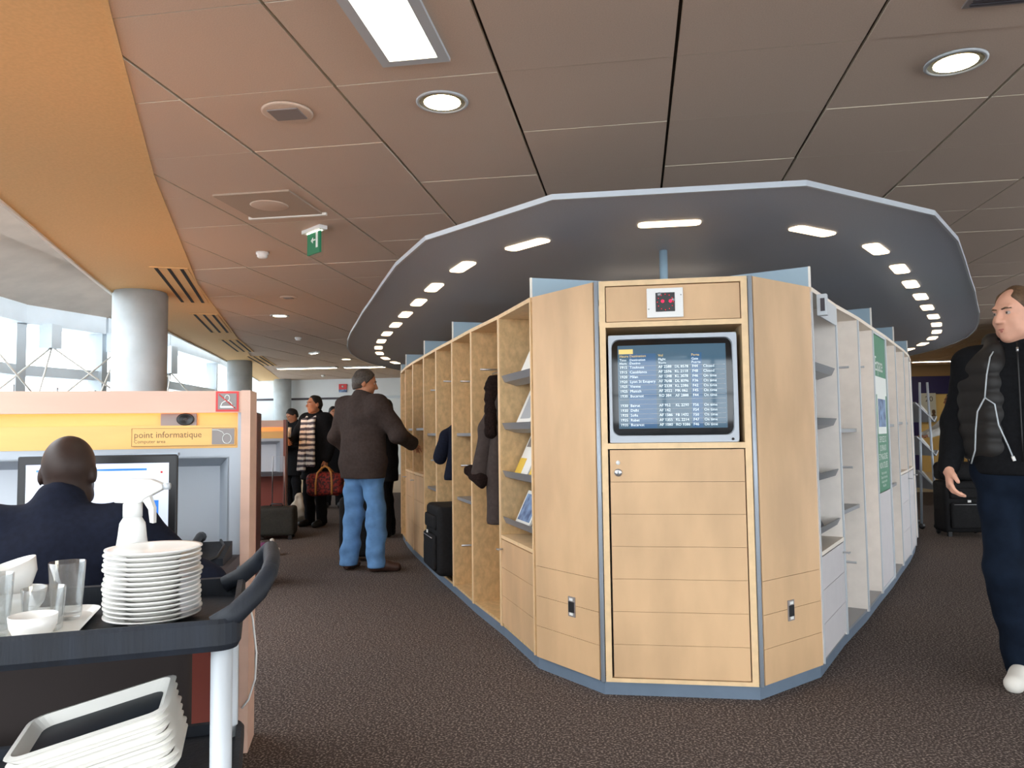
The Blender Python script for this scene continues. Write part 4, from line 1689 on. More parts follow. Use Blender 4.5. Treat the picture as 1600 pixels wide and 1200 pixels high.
    # --- hair, brows, eyes
    if hair:
        g = Sdf()
        g.ell(hd(0, -.014, .024), np.array((.083, .103, .104)) * S, .02, Rh)
        g.ell(hd(0, -.05, -.02), np.array((.07, .062, .085)) * S, .03, Rh)
        if bald:
            g.ell(hd(0, .09, .115), np.array((.06, .09, .06)) * S * bald, .02, Rh, sub=True)
        for cp, cn in (hair_cut or [((0, .055, .05), (0, 1, -.35)), ((0, -.02, -.055), (0, .35, -1)), ((0, .02, -.0), (0, .8, -.6))]):
            g.cut(hd(*cp), Rh @ np.array(cn))
        organic('hair', g, hair, root, min(res, .008), .004, 60)
    if face and hair and brows is not False:
        for s in (-1, 1):
            q_ = mb(hair)
            q_.tube([hd(s * .014, .092, .025), hd(s * .032, .0905, .029), hd(s * .050, .076, .0265)], [.0035 * S, .0045 * S, .0025 * S], 6)
            o = q_.build('eyebrow'); o.parent = root
    if face:
        for s in (-1, 1):
            q_ = mb('eye_white')
            c = hd(s * .031, .0762, .0075)
            ax = Vector(Rh @ np.array((0, 1, 0)))
            q_.lathe([(0, -.010 * S), (.0073 * S, -.0071 * S), (.0102 * S, 0), (.0073 * S, .0071 * S), (.0052 * S, .0088 * S)], c, 14, 'eye_white', axis=ax)
            q_.lathe([(.0052 * S, .0087 * S), (.003 * S, .0098 * S), (0, .0102 * S)], c, 14, 'iris', axis=ax)
            o = q_.build('eye'); o.parent = root
        if skin == 'skin_light':
            q_ = mb('lip')
            q_.tube([hd(-.025, .080, -.067), hd(-.010, .0892, -.0635), hd(0, .0905, -.0645), hd(.010, .0892, -.0635), hd(.025, .080, -.067)], [.002 * S, .0042 * S, .0045 * S, .0042 * S, .002 * S], 8)
            q_.tube([hd(-.021, .081, -.0705), hd(0, .0895, -.0725), hd(.021, .081, -.0705)], [.002 * S, .0048 * S, .002 * S], 8)
            o = q_.build('lips'); o.parent = root
    return root, dict(up=up, hd=hd, sh=sh, A=A, L=Lg, S=S)


# --- man in the brown jacket reaching into a locker
bp = FX(567, 6.80)
grt, gL = BAY[(6, -1)][1], BAY[(6, -1)][2]
tgt = D(650, 693, 6.95)
wrist = tgt + Vector((-.035, -.03, .0))
yawb = R(-22)
man, J = person('man in brown jacket and blue jeans reaching into a birch locker', bp, yawb, 1.765, 'skin_tan', ('jacket_brown', 'jacket'), 'jeans_blue', 'shoe_brown',
                'hair_grey', head=(R(-48), R(-12), 0), res=.010, hres=.008, width=1.06, build=1.08, hem=.80, top_grow=.03, tr_grow=.02, tr_wr=.013, top_wr=.009,
                arms={1: {'wr': wrist, 'world': True, 'hint': (.6, -.2, -.7), 'hand': {'n': (0, .1, -1), 'curl': 22, 'side': -1}},
                      -1: {'wr': (-.25, .20, .98), 'hint': (-.8, -.5, -.2), 'hand': {'n': (1, 0, 0)}}},
                legs={-1: {'kn': (-.125, .03, .49), 'an': (-.145, -.02, .085), 'ft': (-.19, .12)}, 1: {'kn': (.125, .03, .49), 'an': (.145, -.0, .085), 'ft': (.26, .11)}})

# --- seated man at the computer
sp = FX(66, 2.20)
sit_man, J2 = person('man in black sweater with shaved head seated at the computer, back turned', sp, R(8.2 + 10), 1.66, 'skin_dark', ('cloth_navy', 'sweater'), 'cloth_black', 'black',
                     None, head=(R(4), R(-18), 0), res=.010, hres=.008, sit=.46, lean=R(15), hem=None, face=True, width=1.2, build=1.12, collar=1.53, head_dz=-.025, brows=False,
                     arms={1: {'wr': (.26, .31, .885), 'hint': (.35, -1, -.1), 'hand': {'n': (0, 0, -1), 'curl': 15, 'side': -1}},
                           -1: {'wr': (-.26, .31, .885), 'hint': (-.35, -1, -.1), 'hand': {'n': (0, 0, -1), 'curl': 15, 'side': 1}}},
                     legs={s: {'kn': (s * .13, .44, .50), 'an': (s * .13, .40, .09), 'ft': (s * .14, .55)} for s in (-1, 1)})

# --- man in the dark vest walking on the right
rp = FX(1597, 3.62)
vest_man, J3 = person('man in black jacket and open padded vest walking past the cream lockers', rp, R(180 + 8.2 - 34), 1.845, 'skin_light', ('cloth_black', 'jacket'), 'jeans_dark', 'shoe_white',
                      'hair_brown', head=(R(-41), R(-4), 0), res=.009, hres=.0055, hem=.92, top_grow=.016, collar=1.535, bald=.82, width=1.02, top_wr=.005, tr_wr=.007, tr_grow=.02,
                      hair_cut=[((0, .052, .062), (0, 1, -.30)), ((0, -.02, -.05), (0, .35, -1)), ((0, .012, -.0), (0, .8, -.6))],
                      arms={1: {'wr': (.285, .10, .955), 'hint': (.12, -1, 0), 'hand': {'n': (-.5, .0, -.3), 'curl': 34, 'dir': (-.05, .35, -1), 'side': 1}},
                            -1: {'wr': (-.30, .0, .92), 'hint': (-.5, -.8, -.1), 'hand': {'n': (.9, 0, 0), 'curl': 30}}},
                      legs={1: {'kn': (.085, .11, .50), 'an': (.03, -.02, .09), 'ft': (.07, .13)}, -1: {'kn': (-.07, -.02, .49), 'an': (.0, -.34, .13), 'ft': (.0, -.19, .05)}})
S3 = J3['S']
up3 = J3['up']
# padded vest: two quilted fronts and a back
g = Sdf()
for s in (-1, 1):
    for k in range(6):
        z = 1.04 + k * .072
        g.cap(up3(s * .10, .075, z), up3(s * .175, .01, z), .064 * S3, .068 * S3, .003)
        g.cap(up3(s * .175, .0, z), up3(s * .06, -.085, z), .066 * S3, .064 * S3, .003)
        g.cap(up3(s * .06, -.085, z), up3(0, -.09, z), .066 * S3, .066 * S3, .012)
    g.cap(up3(s * .10, .05, 1.43), up3(s * .10, -.05, 1.45), .064 * S3, .064 * S3, .02)
    g.cap(up3(s * .085, .07, 1.475), up3(s * .095, -.05, 1.52), .036 * S3, .040 * S3, .02)
    g.cap(up3(s * .095, -.05, 1.52), up3(0, -.085, 1.525), .040 * S3, .040 * S3, .02)
g.cut(up3(0, 0, .985), (0, 0, -1))
o = organic('vest', g, 'vest', vest_man, .010, 0)
# open front: zip edges
q = mb('cable_black')
# earphone cord
def lp(v):
    return Vector(v)


q = mb('frame_grey')
ear = J3['hd'](.050, .04, -.10)
k1 = up3(.115, .165, 1.36); k2 = up3(.125, .185, 1.26)
q.tube([ear, up3(.10, .14, 1.44), k1, k2], .0035, 6)
q.tube([k2, up3(.155, .175, 1.20), up3(.165, .170, 1.12), up3(.172, .150, 1.03), up3(.19, .13, .97)], .0035, 6)
q.tube([k2, up3(.09, .19, 1.23), up3(.08, .185, 1.14), up3(.05, .17, 1.05), up3(.035, .165, 1.0)], .0035, 6)
o = q.build('earphone_cord'); o.parent = vest_man
q = mb('white_plastic'); q.tube([up3(.036, .166, 1.005), up3(.030, .166, .985)], .007, 8); o = q.build('earphone_plug'); o.parent = vest_man
q = mb('steel'); q.tube([up3(0, .150, 1.475), up3(0, .155, 1.455)], .005, 8); o = q.build('zip_pull'); o.parent = vest_man
q = mb('steel'); q.tube([up3(-.01, .150, .962), up3(-.01, .152, .94)], .006, 8); o = q.build('zip_pull'); o.parent = vest_man
q = mb('cable_black'); q.tube([up3(0, .140, 1.50), up3(0, .152, 1.40), up3(0, .150, 1.25), up3(0, .145, 1.10), up3(0, .146, .98)], .004, 6); o = q.build('zip'); o.parent = vest_man

# --- person in the striped scarf
wp = FX(493, 10.1)
scarf, J4 = person('person in black coat with grey and white striped scarf holding the red bag', wp, R(180 + 8.2 - 28), 1.70, 'skin_tan', ('cloth_black', 'coat'), 'cloth_black', 'black',
                   'hair_black', head=(R(-20), 0, 0), res=.011, hres=.009, hem=.62, top_grow=.03,
                   hair_cut=[((0, .045, .05), (0, 1, -.25)), ((0, -.02, -.05), (0, .35, -1)), ((0, .012, -.0), (0, .8, -.6))],
                   arms={1: {'wr': (.19, .28, 1.13), 'hint': (.8, -.6, -.6), 'hand': {'n': (-1, 0, .2), 'curl': 45}},
                         -1: {'wr': (-.24, .06, .90), 'hint': (-.5, -.8, 0), 'hand': {'n': (1, 0, 0), 'curl': 60, 'dir': (0, .05, -1)}}})
S4, up4 = J4['S'], J4['up']
g = Sdf()
for s, zb in ((1, .76), (-1, .82)):
    for k in range(3):
        x = s * (.03 + k * .045)
        g.cap(up4(x * .8, .145, 1.42), up4(x * 1.1, .185, zb), .022 * S4, .024 * S4, .015)
g.cap(up4(-.09, .02, 1.475), up4(-.06, .11, 1.42), .036, .034, .03)
g.cap(up4(.09, .02, 1.475), up4(.06, .11, 1.42), .036, .034, .03)
g.cap(up4(-.09, .02, 1.475), up4(.0, -.08, 1.50), .036, .034, .03)
g.cap(up4(.09, .02, 1.475), up4(.0, -.08, 1.50), .036, .034, .03)
organic('scarf', g, 'striped_knit', scarf, .010, .003)
# cup and paper in the hand are things of their own
cpos = Matrix.Rotation(scarf.rotation_euler.z, 3, 'Z') @ (J4['A'][1][1] + Vector((.0, .03, .06))) + wp
q = mb('paper'); q.lathe([(.030, 0), (.042, .13), (.040, .13), (.0, .125)], cpos, 16)
tag(q.build('paper_cup', base=cpos), 'white paper cup held up by the person in the striped scarf', 'cup')
# the red bag
hw = Matrix.Rotation(scarf.rotation_euler.z, 3, 'Z') @ J4['A'][-1][1] + wp
bc = Vector((hw.x + .03, hw.y - .10, .565))
r = thing('duffel_bag', (bc.x, bc.y, bc.z - .15), 'red patterned holdall with tan straps held by the person in the scarf', 'bag')
ux = Vector((math.cos(R(12)), math.sin(R(12)), 0))
g = Sdf()
Rb = rotm(R(12))
g.rbox((0, 0, -.01), (.23, .10, .14), .07, .03, Rb)
g.ell((0, 0, .06), (.20, .07, .09), .05, Rb)
o = organic('bag_body', g, 'bag_red', r, .012, .008, 30)
o.location = (0, 0, .15)
for yy in (-.085, .085):
    q = mb('leather_tan')
    F_ = lambda a, b, c: bc + ux * a + Vector((-ux.y, ux.x, 0)) * b + Vector((0, 0, c))
    top_z = hw.z - .09 - bc.z
    q.tube([F_(-.10, yy * 1.25, -.13), F_(-.10, yy * 1.28, .02), F_(-.085, yy * .9, .14), F_(-.04, yy * .2, top_z - .02), F_(0, yy * .1, top_z), F_(.04, yy * .2, top_z - .02), F_(.085, yy * .9, .14), F_(.10, yy * 1.28, .02), F_(.10, yy * 1.25, -.13)], .013, 8)
    q.build('strap', r)

# --- farther people
p5 = FX(458, 12.2)
far1, J5 = person('dark-haired person in black coat reading white papers beyond the scarf wearer', p5, R(180 + 8.2 - 30), 1.60, 'skin_tan', ('cloth_black', 'coat'), 'cloth_black', 'black', 'hair_black',
                  head=(R(-10), R(-30), 0), res=.013, hem=.6, top_grow=.03,
                  arms={1: {'wr': (.06, .30, 1.12), 'hint': (.8, -.5, -.6)}, -1: {'wr': (-.06, .30, 1.12), 'hint': (-.8, -.5, -.6)}})
rot5 = Matrix.Rotation(far1.rotation_euler.z, 3, 'Z')
c5 = p5 + rot5 @ (J5['A'][-1][1] + Vector((0, .07, 0)))
q = mb('paper'); q.box(-.10, .10, -.004, .004, -.08, .20, fr=lambda a, b, c: c5 + rot5 @ Vector((a, b + c * .3, c)))
tag(q.build('paper_sheet', base=c5), 'white sheets of paper held by the dark-haired reader', 'paper')
p6 = FX(521, 12.6)
person('person in black mostly hidden between the scarf wearer and the brown jacket', p6, R(180 + 8.2 + 10), 1.64, 'skin_tan', ('cloth_black', 'coat'), 'cloth_black', 'black', 'hair_black', head=(R(20), 0, 0), res=.013, hem=.6, top_grow=.025)
p7 = FX(604, 9.0)
person('person in black with dark hair behind the outstretched brown sleeve', p7, R(180 + 8.2 - 95), 1.60, 'skin_tan', ('cloth_black', 'jacket'), 'cloth_black', 'black', 'hair_black', head=(R(-10), R(-12), 0), res=.012, hem=.7,
       hair_cut=[((0, .055, .05), (0, 1, -.15)), ((0, -.02, -.14), (0, .1, -1)), ((0, .03, -.0), (0, 1, -.2))],
       arms={1: {'wr': (.12, .36, .98), 'hint': (.8, -.5, -.6)}, -1: {'wr': (-.2, .30, 1.02), 'hint': (-.8, -.5, -.6)}})
p8 = FX(1492, 11.8)
person('person in white shirt holding out a hand behind the walking man', p8, R(8.2 + 80), 1.70, 'skin_tan', ('paper', 'shirt'), 'cloth_black', 'black', 'hair_black', head=(0, 0, 0), res=.013, hem=.88, top_grow=.02,
       arms={1: {'wr': (.14, .42, 1.10), 'hint': (.4, -.4, -.8), 'hand': {'n': (0, 0, -1), 'curl': 10}}, -1: {'wr': (-.14, .42, 1.10), 'hint': (-.4, -.4, -.8), 'hand': {'n': (0, 0, -1), 'curl': 10}}})

# ================================================================== COMPUTER DESKS
RH = Vector((math.cos(_y), math.sin(_y), 0))


def slant(px, d, ang):
    """frame with origin on the floor at column px: a runs left, b runs away from the camera"""
    c, s = math.cos(R(ang)), math.sin(R(ang))
    return frame(FX(px, d), -RH * c - FH * s, FH * c - RH * s)


def desk(px, d, ang, L, label, full=True, outer='desk_pink'):
    g = slant(px, d, ang)
    r = thing('computer_desk', g(L / 2, 0, 0), label, 'desk')
    q = mb(outer); q.box(0, .034, -.02 if full else -.30, .16, 0, 1.372, fr=g); q.build('end_panel', r)
    q = mb('desk_grey'); q.box(.034, .048, -.004, .15, .02, 1.29, fr=g); q.build('corner_strip', r)
    q = mb('desk_pink'); q.box(.034, L, -.012, .006, 1.286, 1.37, fr=g); q.box(.034, L, .006, .10, 1.335, 1.37, fr=g); q.build('top_rail', r)
    q = mb('desk_orange'); q.box(.048, L, .035, .06, 1.236, 1.335, fr=g); q.build('socket_strip', r)
    q = mb('desk_orange'); q.box(.048, L, -.002, .05, 1.150, 1.238, fr=g); q.build('sign_strip', r)
    q = mb('desk_grey')
    q.box(.048, L, .0, .03, 1.112, 1.150, fr=g)
    q.box(.048, .085, .0, .03, .74, 1.112, fr=g)
    q.hexa([g(.085, 0, 1.112), g(L, 0, 1.112), g(L, .16, 1.075), g(.14, .16, 1.075), g(.085, 0, 1.118), g(L, 0, 1.118), g(L, .16, 1.081), g(.14, .16, 1.081)])
    q.hexa([g(.079, 0, .74), g(.085, 0, .74), g(.14, .16, .74), g(.134, .16, .74), g(.079, 0, 1.115), g(.085, 0, 1.115), g(.14, .16, 1.078), g(.134, .16, 1.078)])
    q.build('recess_frame', r)
    q = mb('desk_recess'); q.box(.13, L, .16, .175, .74, 1.08, fr=g); q.build('recess_back', r)
    q = mb('mahogany'); q.box(.034, L, .175, .19, .02, 1.28, fr=g); q.build('rear_panel', r)
    q = mb('brick_red'); q.box(.048, L, .05, .07, .02, .70, fr=g); q.build('modesty_panel', r)
    q = mb('seam_dark'); q.box(.034, L, -.42 if full else -.3, .16, .705, .74, fr=g); q.build('desk_top', r)
    q = mb(outer); q.box(L - .03, L, -.40 if full else -.3, .15, 0, .705, fr=g); q.build('end_panel', r)
    # hidden tubes in the rail: light the wooden strips and the ceiling
    q = mb('tube_uplight'); q.tube([g(.08, .135, 1.345), g(L - .05, .135, 1.345)], .009, 8); q.build('lamp_tube', r)
    q = mb('lamp_warm'); q.tube([g(.06, .024, 1.305), g(L - .05, .024, 1.305)], .006, 6); q.build('lamp_tube', r)
    return r, g


dk, g = desk(392, 3.0, 11, 1.75, 'pink wood computer desk with orange lit strip where the seated man works')
for s0, s1, so in ((.205, .335, .245), (.93, 1.10, .985)):
    q = mb('sign_grey'); q.box(s0, s1, .022, .036, 1.238, 1.285, fr=g); pl = q.build('socket_plate', dk)
    q = mb('black_plastic'); q.lathe([(.024, 0), (.024, .006), (.018, .004), (0, -.002)], g(so, .022, 1.262), 18, axis=g(0, -1, 0) - g(0, 0, 0), sx=1.35); q.build('socket', pl)
q = mb('black_plastic'); q.box(.945, .96, .018, .022, 1.252, 1.270, fr=g); q.build('switch', dk)
# sign: point informatique, with mouse pictogram
q = mb('desk_orange'); q.box(.056, .43, -.008, -.002, 1.160, 1.228, fr=g); sg_ = q.build('sign_plate', dk)
sg_['label'] = 'sign plate reading point informatique'
q = mb('sign_text'); ul = g(-1, 0, 0) - g(0, 0, 0)
text(q, 'point informatique', g(.422, -.0085, 1.192), ul, (0, 0, 1), .034, 'sign_text', sx=.95)
text(q, 'Computer area', g(.422, -.0085, 1.172), ul, (0, 0, 1), .018, 'sign_text'); q.build('lettering', sg_)
q = mb('sign_text')
for a in ((.056, .43, 1.227, 1.2282), (.056, .43, 1.160, 1.1612), (.4288, .43, 1.16, 1.228)):
    q.box(a[0], a[1], -.009, -.008, a[2], a[3], fr=g)
q.build('border', sg_)
q = mb('sign_grey'); q.box(.060, .142, -.010, -.008, 1.164, 1.225, fr=g); q.build('pictogram_field', sg_)
q = mb('sign_white')
el = [g(.087 + .016 * math.cos(a), -.0108, 1.186 + .019 * math.sin(a)) for a in [2 * math.pi * k / 16 for k in range(17)]]
q.tube(el, .0011, 5); q.tube([g(.141, -.0108, 1.220), g(.120, -.0108, 1.219), g(.104, -.0108, 1.212), g(.097, -.0108, 1.202)], .0011, 5); q.build('mouse_pictogram', sg_)
# red-framed prohibition notice on the rail
r = thing('prohibition_sign', g(.085, -.012, 1.288), 'red framed square notice with white figure struck through on the desk rail', 'sign')
q = mb('red_sign'); q.box(.044, .128, -.016, -.012, 1.290, 1.368, fr=g); q.build('plate', r)
q = mb('sign_grey'); q.box(.052, .120, -.018, -.016, 1.298, 1.360, fr=g); q.build('field', r)
q = mb('sign_white')
q.tube([g(.086 + .009 * math.cos(a), -.0185, 1.342 + .012 * math.sin(a)) for a in [2 * math.pi * k / 14 for k in range(15)]], .0016, 5)
q.tube([g(.112, -.0185, 1.306), g(.104, -.0185, 1.324), g(.092, -.0185, 1.331), g(.080, -.0185, 1.331), g(.070, -.0185, 1.322), g(.066, -.0185, 1.306)], .0018, 5)
q.box(.060, .110, -.020, -.018, 1.304, 1.311, fr=g); q.build('figure', r)
q = mb('red_sign'); q.tube([g(.116, -.0195, 1.356), g(.056, -.0195, 1.302)], .002, 5); q.build('slash', r)

# ---- computer screen
mg = slant(278, 2.72, 11)
r = thing('computer_monitor', mg(.26, 0, .74), 'thin black-framed computer screen showing a white web page on the desk', 'monitor')
W_, H_, zb = .512, .36, .775
q = mb('black_plastic'); q.box(0, W_, 0, .02, zb, zb + H_, fr=mg); bz = bevel(q.build('bezel', r), .006)
q = mb('alu'); q.box(0, W_, .004, .035, zb + H_ - .006, zb + H_ + .004, fr=mg); q.build('back_shell', r)
q = mb('screen_white'); q.box(.028, W_ - .028, -.0015, 0, zb + .035, zb + H_ - .03, fr=mg); sc_ = q.build('screen', r)
q = mb('screen_lav'); q.box(.028, W_ - .028, -.0022, -.0015, zb + H_ - .042, zb + H_ - .03, fr=mg); q.build('menu_bar', sc_)
q = mb('screen_blue'); q.box(.10, W_ - .06, -.0025, -.0015, zb + H_ - .055, zb + H_ - .048, fr=mg); q.build('title_bar', sc_)
q = mb('screen_blue'); q.box(.06, .085, -.0025, -.0015, zb + .13, zb + .20, fr=mg); q.build('link_box', sc_)
q = mb('red_sign'); q.box(.048, .055, -.0025, -.0015, zb + H_ - .066, zb + H_ - .059, fr=mg); q.build('red_mark', sc_)
q = mb('screen_lav')
for a, z in ((.05, .24), (.07, .24), (.06, .29), (.09, .285)):
    q.box(a, a + .012, -.0025, -.0015, zb + z, zb + z + .008, fr=mg)
o = q.build('page_marks', sc_); o['kind'] = 'stuff'
q = mb('alu'); q.box(.22, .32, .02, .05, .741, zb + .1, fr=mg); q.box(.17, .37, -.06, .10, .739, .748, fr=mg); q.build('stand', r)
q = mb('cable_black'); q.tube([mg(W_ - .02, .03, .98), mg(W_ + .08, .05, .93), mg(W_ + .22, .06, .84), mg(W_ + .3, .05, .745)], .004, 6)
tag(q.build('screen_cable', base=mg(W_, .03, .74)), 'black cable sloping down left of the computer screen', 'cable')
r = thing('keyboard', mg(.27, -.30, .741), 'white keyboard on the desk in front of the seated man', 'keyboard')
q = mb('alu_matte'); q.box(.06, .48, -.24, -.13, .741, .752, fr=mg); q.build('deck', r)
for k in range(4):
    q = mb('white_plastic'); q.box(.07, .47, -.235 + k * .026, -.213 + k * .026, .752, .757, fr=mg); q.build('key_row', r)
dph = g(.12, -.16, .741)
r = thing('desk_phone', dph, 'dark blue telephone with coiled wires at the end of the desk', 'telephone')
q = mb('cart_black'); q.hexa([g(.055, -.26, .74), g(.19, -.26, .74), g(.19, -.06, .74), g(.055, -.06, .74), g(.055, -.26, .765), g(.19, -.26, .765), g(.19, -.06, .80), g(.055, -.06, .80)]); q.build('base', r)
q = mb('black_plastic'); q.tube([g(.165, -.25, .785), g(.165, -.22, .80), g(.165, -.10, .825), g(.165, -.07, .82)], [.02, .014, .014, .02], 10); q.build('handset', r)
q = mb('black_plastic'); q.tube([g(.165, -.25, .78), g(.12, -.32, .76), g(.07, -.28, .775), g(.065, -.18, .80), g(.09, -.10, .81)], .005, 6); q.build('coiled_cord', r)
# white cable hanging at the desk end
q = mb('white_plastic'); q.tube([g(-.004, -.02, .55), g(-.02, -.05, .50), g(-.035, -.06, .38), g(-.03, -.05, .28), g(-.004, -.03, .2), g(.02, -.03, .17)], .004, 6)
tag(q.build('white_cable', base=g(0, -.03, .17)), 'thin white cable looping down the end of the pink wood desk', 'cable')
r = thing('cable_comb', g(.06, .03, .05), 'white comb-like cable guide low under the pink wood desk', 'cable guide')
for k in range(9):
    q = mb('white_plastic'); q.box(.05, .085, .02, .048, .03 + k * .018, .042 + k * .018, fr=g); q.build('tooth', r)
# two more desks farther along
desk(406, 6.3, 14, 1.5, 'computer desk with dark red end panel behind the pink wood desk', False, 'mahogany')
desk(449, 9.45, 14, 1.25, 'farther computer desk with tall dark red end panel near the trolley suitcase', False, 'mahogany')

# ---- chair of the seated man
cg = slant(140, 2.16, 14)
r = thing('tub_chair', cg(0, 0, 0), 'dark brown upholstered chair under the seated man', 'chair')
gs = Sdf(); gs.rbox((0, .0, .258), (.25, .23, .055), .04)
o = organic('seat', gs, 'chair_brown', r, .015); o.rotation_euler.z = R(8.2 + 14)
gs = Sdf(); gs.rbox((0, -.215, .50), (.31, .035, .24), .03)
o = organic('backrest', gs, 'chair_brown', r, .015); o.rotation_euler.z = R(8.2 + 14)
for sx in (-.19, .19):
    for sy in (-.2, .16):
        q = mb('black_plastic'); q.tube([cg(sx, sy, .225), cg(sx * 1.1, sy * 1.1, 0.0)], [.02, .014], 8); q.build('leg', r)

# ================================================================== SERVICE CART
kg = slant(379, 1.5, 18)
cart = thing('service_cart', kg(.45, .25, 0), 'dark plastic service cart with grey posts carrying plates and glasses', 'cart')
LC, WC = .92, .48


def shelf_tray(z, hgt, name):
    q = mb('cart_black')
    P = rrect(LC / 2, WC / 2, LC, WC, .04, 5)
    P2 = rrect(LC / 2, WC / 2, LC - .036, WC - .036, .03, 5)
    P3 = rrect(LC / 2, WC / 2, LC - .012, WC - .012, .036, 5)
    n = len(P)
    rings = [(P3, z), (P, z + .012), (P, z + hgt - .008), (P3, z + hgt), (P2, z + hgt - .002), (P2, z + .018)]
    vs = [kg(x, y, zz) for p, zz in rings for x, y in p]
    fs = []
    for k in range(len(rings) - 1):
        for i in range(n):
            fs.append((k * n + i, k * n + (i + 1) % n, (k + 1) * n + (i + 1) % n, (k + 1) * n + i))
    fs.append(tuple(range(n)))
    fs.append(tuple((len(rings) - 1) * n + i for i in range(n)))
    q.add(vs, fs, None, False)
    return q.build(name, cart)


shelf_tray(.788, .060, 'top_shelf')
shelf_tray(.455, .045, 'middle_shelf')
shelf_tray(.14, .045, 'bottom_shelf')
for s in (.035, LC - .035):
    for w_ in (.035, WC - .035):
        q = mb('alu_matte'); q.tube([kg(s, w_, .10), kg(s, w_, .795)], .0205, 14); q.build('post', cart)
        q = mb('black_plastic'); q.lathe([(.012, -.018), (.05, -.018), (.055, 0), (.05, .018), (.012, .018)], kg(s, w_, .055), 16, axis=kg(0, 1, 0) - kg(0, 0, 0)); q.build('caster', cart)
        q = mb('alu_matte'); q.box(s - .02, s + .02, w_ - .024, w_ + .024, .085, .142, fr=kg); q.build('caster_fork', cart)
hp = [(.05, .025, .832), (.01, .03, .852), (-.03, .045, .888), (-.052, .075, .918), (-.058, .13, .930), (-.058, .24, .932), (-.058, .35, .930), (-.052, .405, .918), (-.03, .435, .888), (.01, .45, .852), (.05, .455, .832)]
q = mb('cart_black'); q.tube([kg(*p) for p in hp], [.020, .021, .020, .018, .017, .018, .017, .018, .020, .021, .020], 10); q.build('handle', cart)

ZF = .788 + .019
# ---- plates
pc = kg(.182, .225, ZF)
prof = [(.0, .004), (.048, .004), (.052, .0), (.056, .004), (.090, .0145), (.096, .017), (.096, .0195), (.089, .018), (.057, .009), (.0, .008)]
first = None
labels = ['bottom white plate of the stack on the cart'] + ['white plate %s from the bottom of the stack on the cart' % n_ for n_ in ORD[1:] + ['thirteenth', 'fourteenth']] + ['topmost white plate of the stack on the cart']
for k in range(15):
    dx, dy = random.uniform(-.0025, .0025), random.uniform(-.0025, .0025)
    if first is None:
        q = mb('porcelain'); q.lathe(prof, pc, 48)
        o = first = q.build('plate', base=pc)
    else:
        o = first.copy(); COL.objects.link(o)
        o.location = pc + Vector((dx, dy, k * .0098))
    tag(o, labels[k], 'plate', 'plates stacked on the cart')

# ---- spray bottle
bc_ = kg(.25, .405, ZF)
r = thing('spray_bottle', bc_, 'white plastic trigger spray bottle behind the plates on the cart', 'spray bottle')
q = mb('white_plastic')
q.lathe([(.0, 0), (.044, 0), (.047, .006), (.047, .05), (.045, .085), (.034, .125), (.029, .16), (.026, .19), (.018, .205), (.016, .21)], bc_, 28, sx=1.1); q.build('bottle', r)
q = mb('white_plastic'); q.lathe([(.021, .205), (.021, .235), (.016, .24)], bc_, 20); q.build('collar', r)
e = RH
B_ = lambda a, b, z: bc_ + e * a + FH * b + Vector((0, 0, z))
q = mb('white_plastic')
pr = [(-.040, .238), (.022, .236), (.030, .246), (.072, .268), (.074, .280), (.045, .292), (.0, .294), (-.022, .284), (-.042, .252)]
q.extr([B_(a, -.014, z) for a, z in pr], FH * .028); o = bevel(q.build('trigger_head', r), .005, 3)
q = mb('white_plastic'); q.extr([B_(a, -.008, z) for a, z in [(.024, .246), (.040, .256), (.052, .225), (.052, .19), (.044, .192), (.040, .222)]], FH * .016); q.build('trigger', r)
q = mb('alu_matte'); q.lathe([(.008, 0), (.008, .014), (0, .014)], B_(.072, 0, .275), 10, axis=e); q.build('nozzle', r)

# ---- glassware and bowls
def cup(prof, c, name, lab, mname, cat, group=None, tilt=None, n=28):
    q = mb(mname)
    q.lathe(prof, (0, 0, 0), n)
    o = q.build(name)
    o.location = c
    if tilt:
        o.rotation_euler = tilt
    return tag(o, lab, cat, group)


tumbler = [(0, .002), (.026, .0), (.029, .004), (.036, .12), (.0345, .12), (.0275, .012), (0, .012)]
short = [(0, .002), (.030, .0), (.034, .004), (.040, .085), (.038, .085), (.032, .012), (0, .012)]
bowl = [(0, .004), (.03, .0), (.034, .004), (.056, .035), (.062, .065), (.060, .065), (.052, .036), (.028, .010), (0, .010)]
# serving tray under the glasses
sx0, sx1 = .335, .80
q = mb('tray_white')
P, P2 = rrect(.52, .21, .44, .34, .05, 5), rrect(.52, .21, .41, .31, .045, 5)
n = len(P)
vs = [kg(x, y, z) for p, z in ((P2, ZF), (P, ZF + .016), (P2, ZF + .006)) for x, y in p]
q.add(vs, [(k * n + i, k * n + (i + 1) % n, (k + 1) * n + (i + 1) % n, (k + 1) * n + i) for k in range(2) for i in range(n)] + [tuple(range(n)), tuple(2 * n + i for i in range(n))])
tag(q.build('serving_tray', base=kg(.57, .22, ZF)), 'pale serving tray holding glasses and bowls on the cart', 'tray')
zt = ZF + .0065
cup(short, kg(.378, .19, zt), 'glass_tumbler', 'short clear glass next to the plate stack', 'glass_ware', 'glass', 'clear glasses on the cart')
cup(tumbler, kg(.358, .288, zt), 'glass_tumbler', 'tall clear glass close behind the short glass by the plates', 'glass_ware', 'glass', 'clear glasses on the cart')
cup(tumbler, kg(.462, .172, zt), 'glass_tumbler', 'tall clear glass standing behind the lemon wedges', 'glass_ware', 'glass', 'clear glasses on the cart')
cup(bowl, kg(.462, .31, zt), 'bowl', 'white bowl at the bottom behind the clear glasses', 'porcelain', 'bowl', 'white bowls on the cart')
cup(bowl, kg(.462, .31, zt + .052), 'bowl', 'white bowl tilted on top of another behind the glasses', 'porcelain', 'bowl', 'white bowls on the cart', (R(12), R(-14), 0))
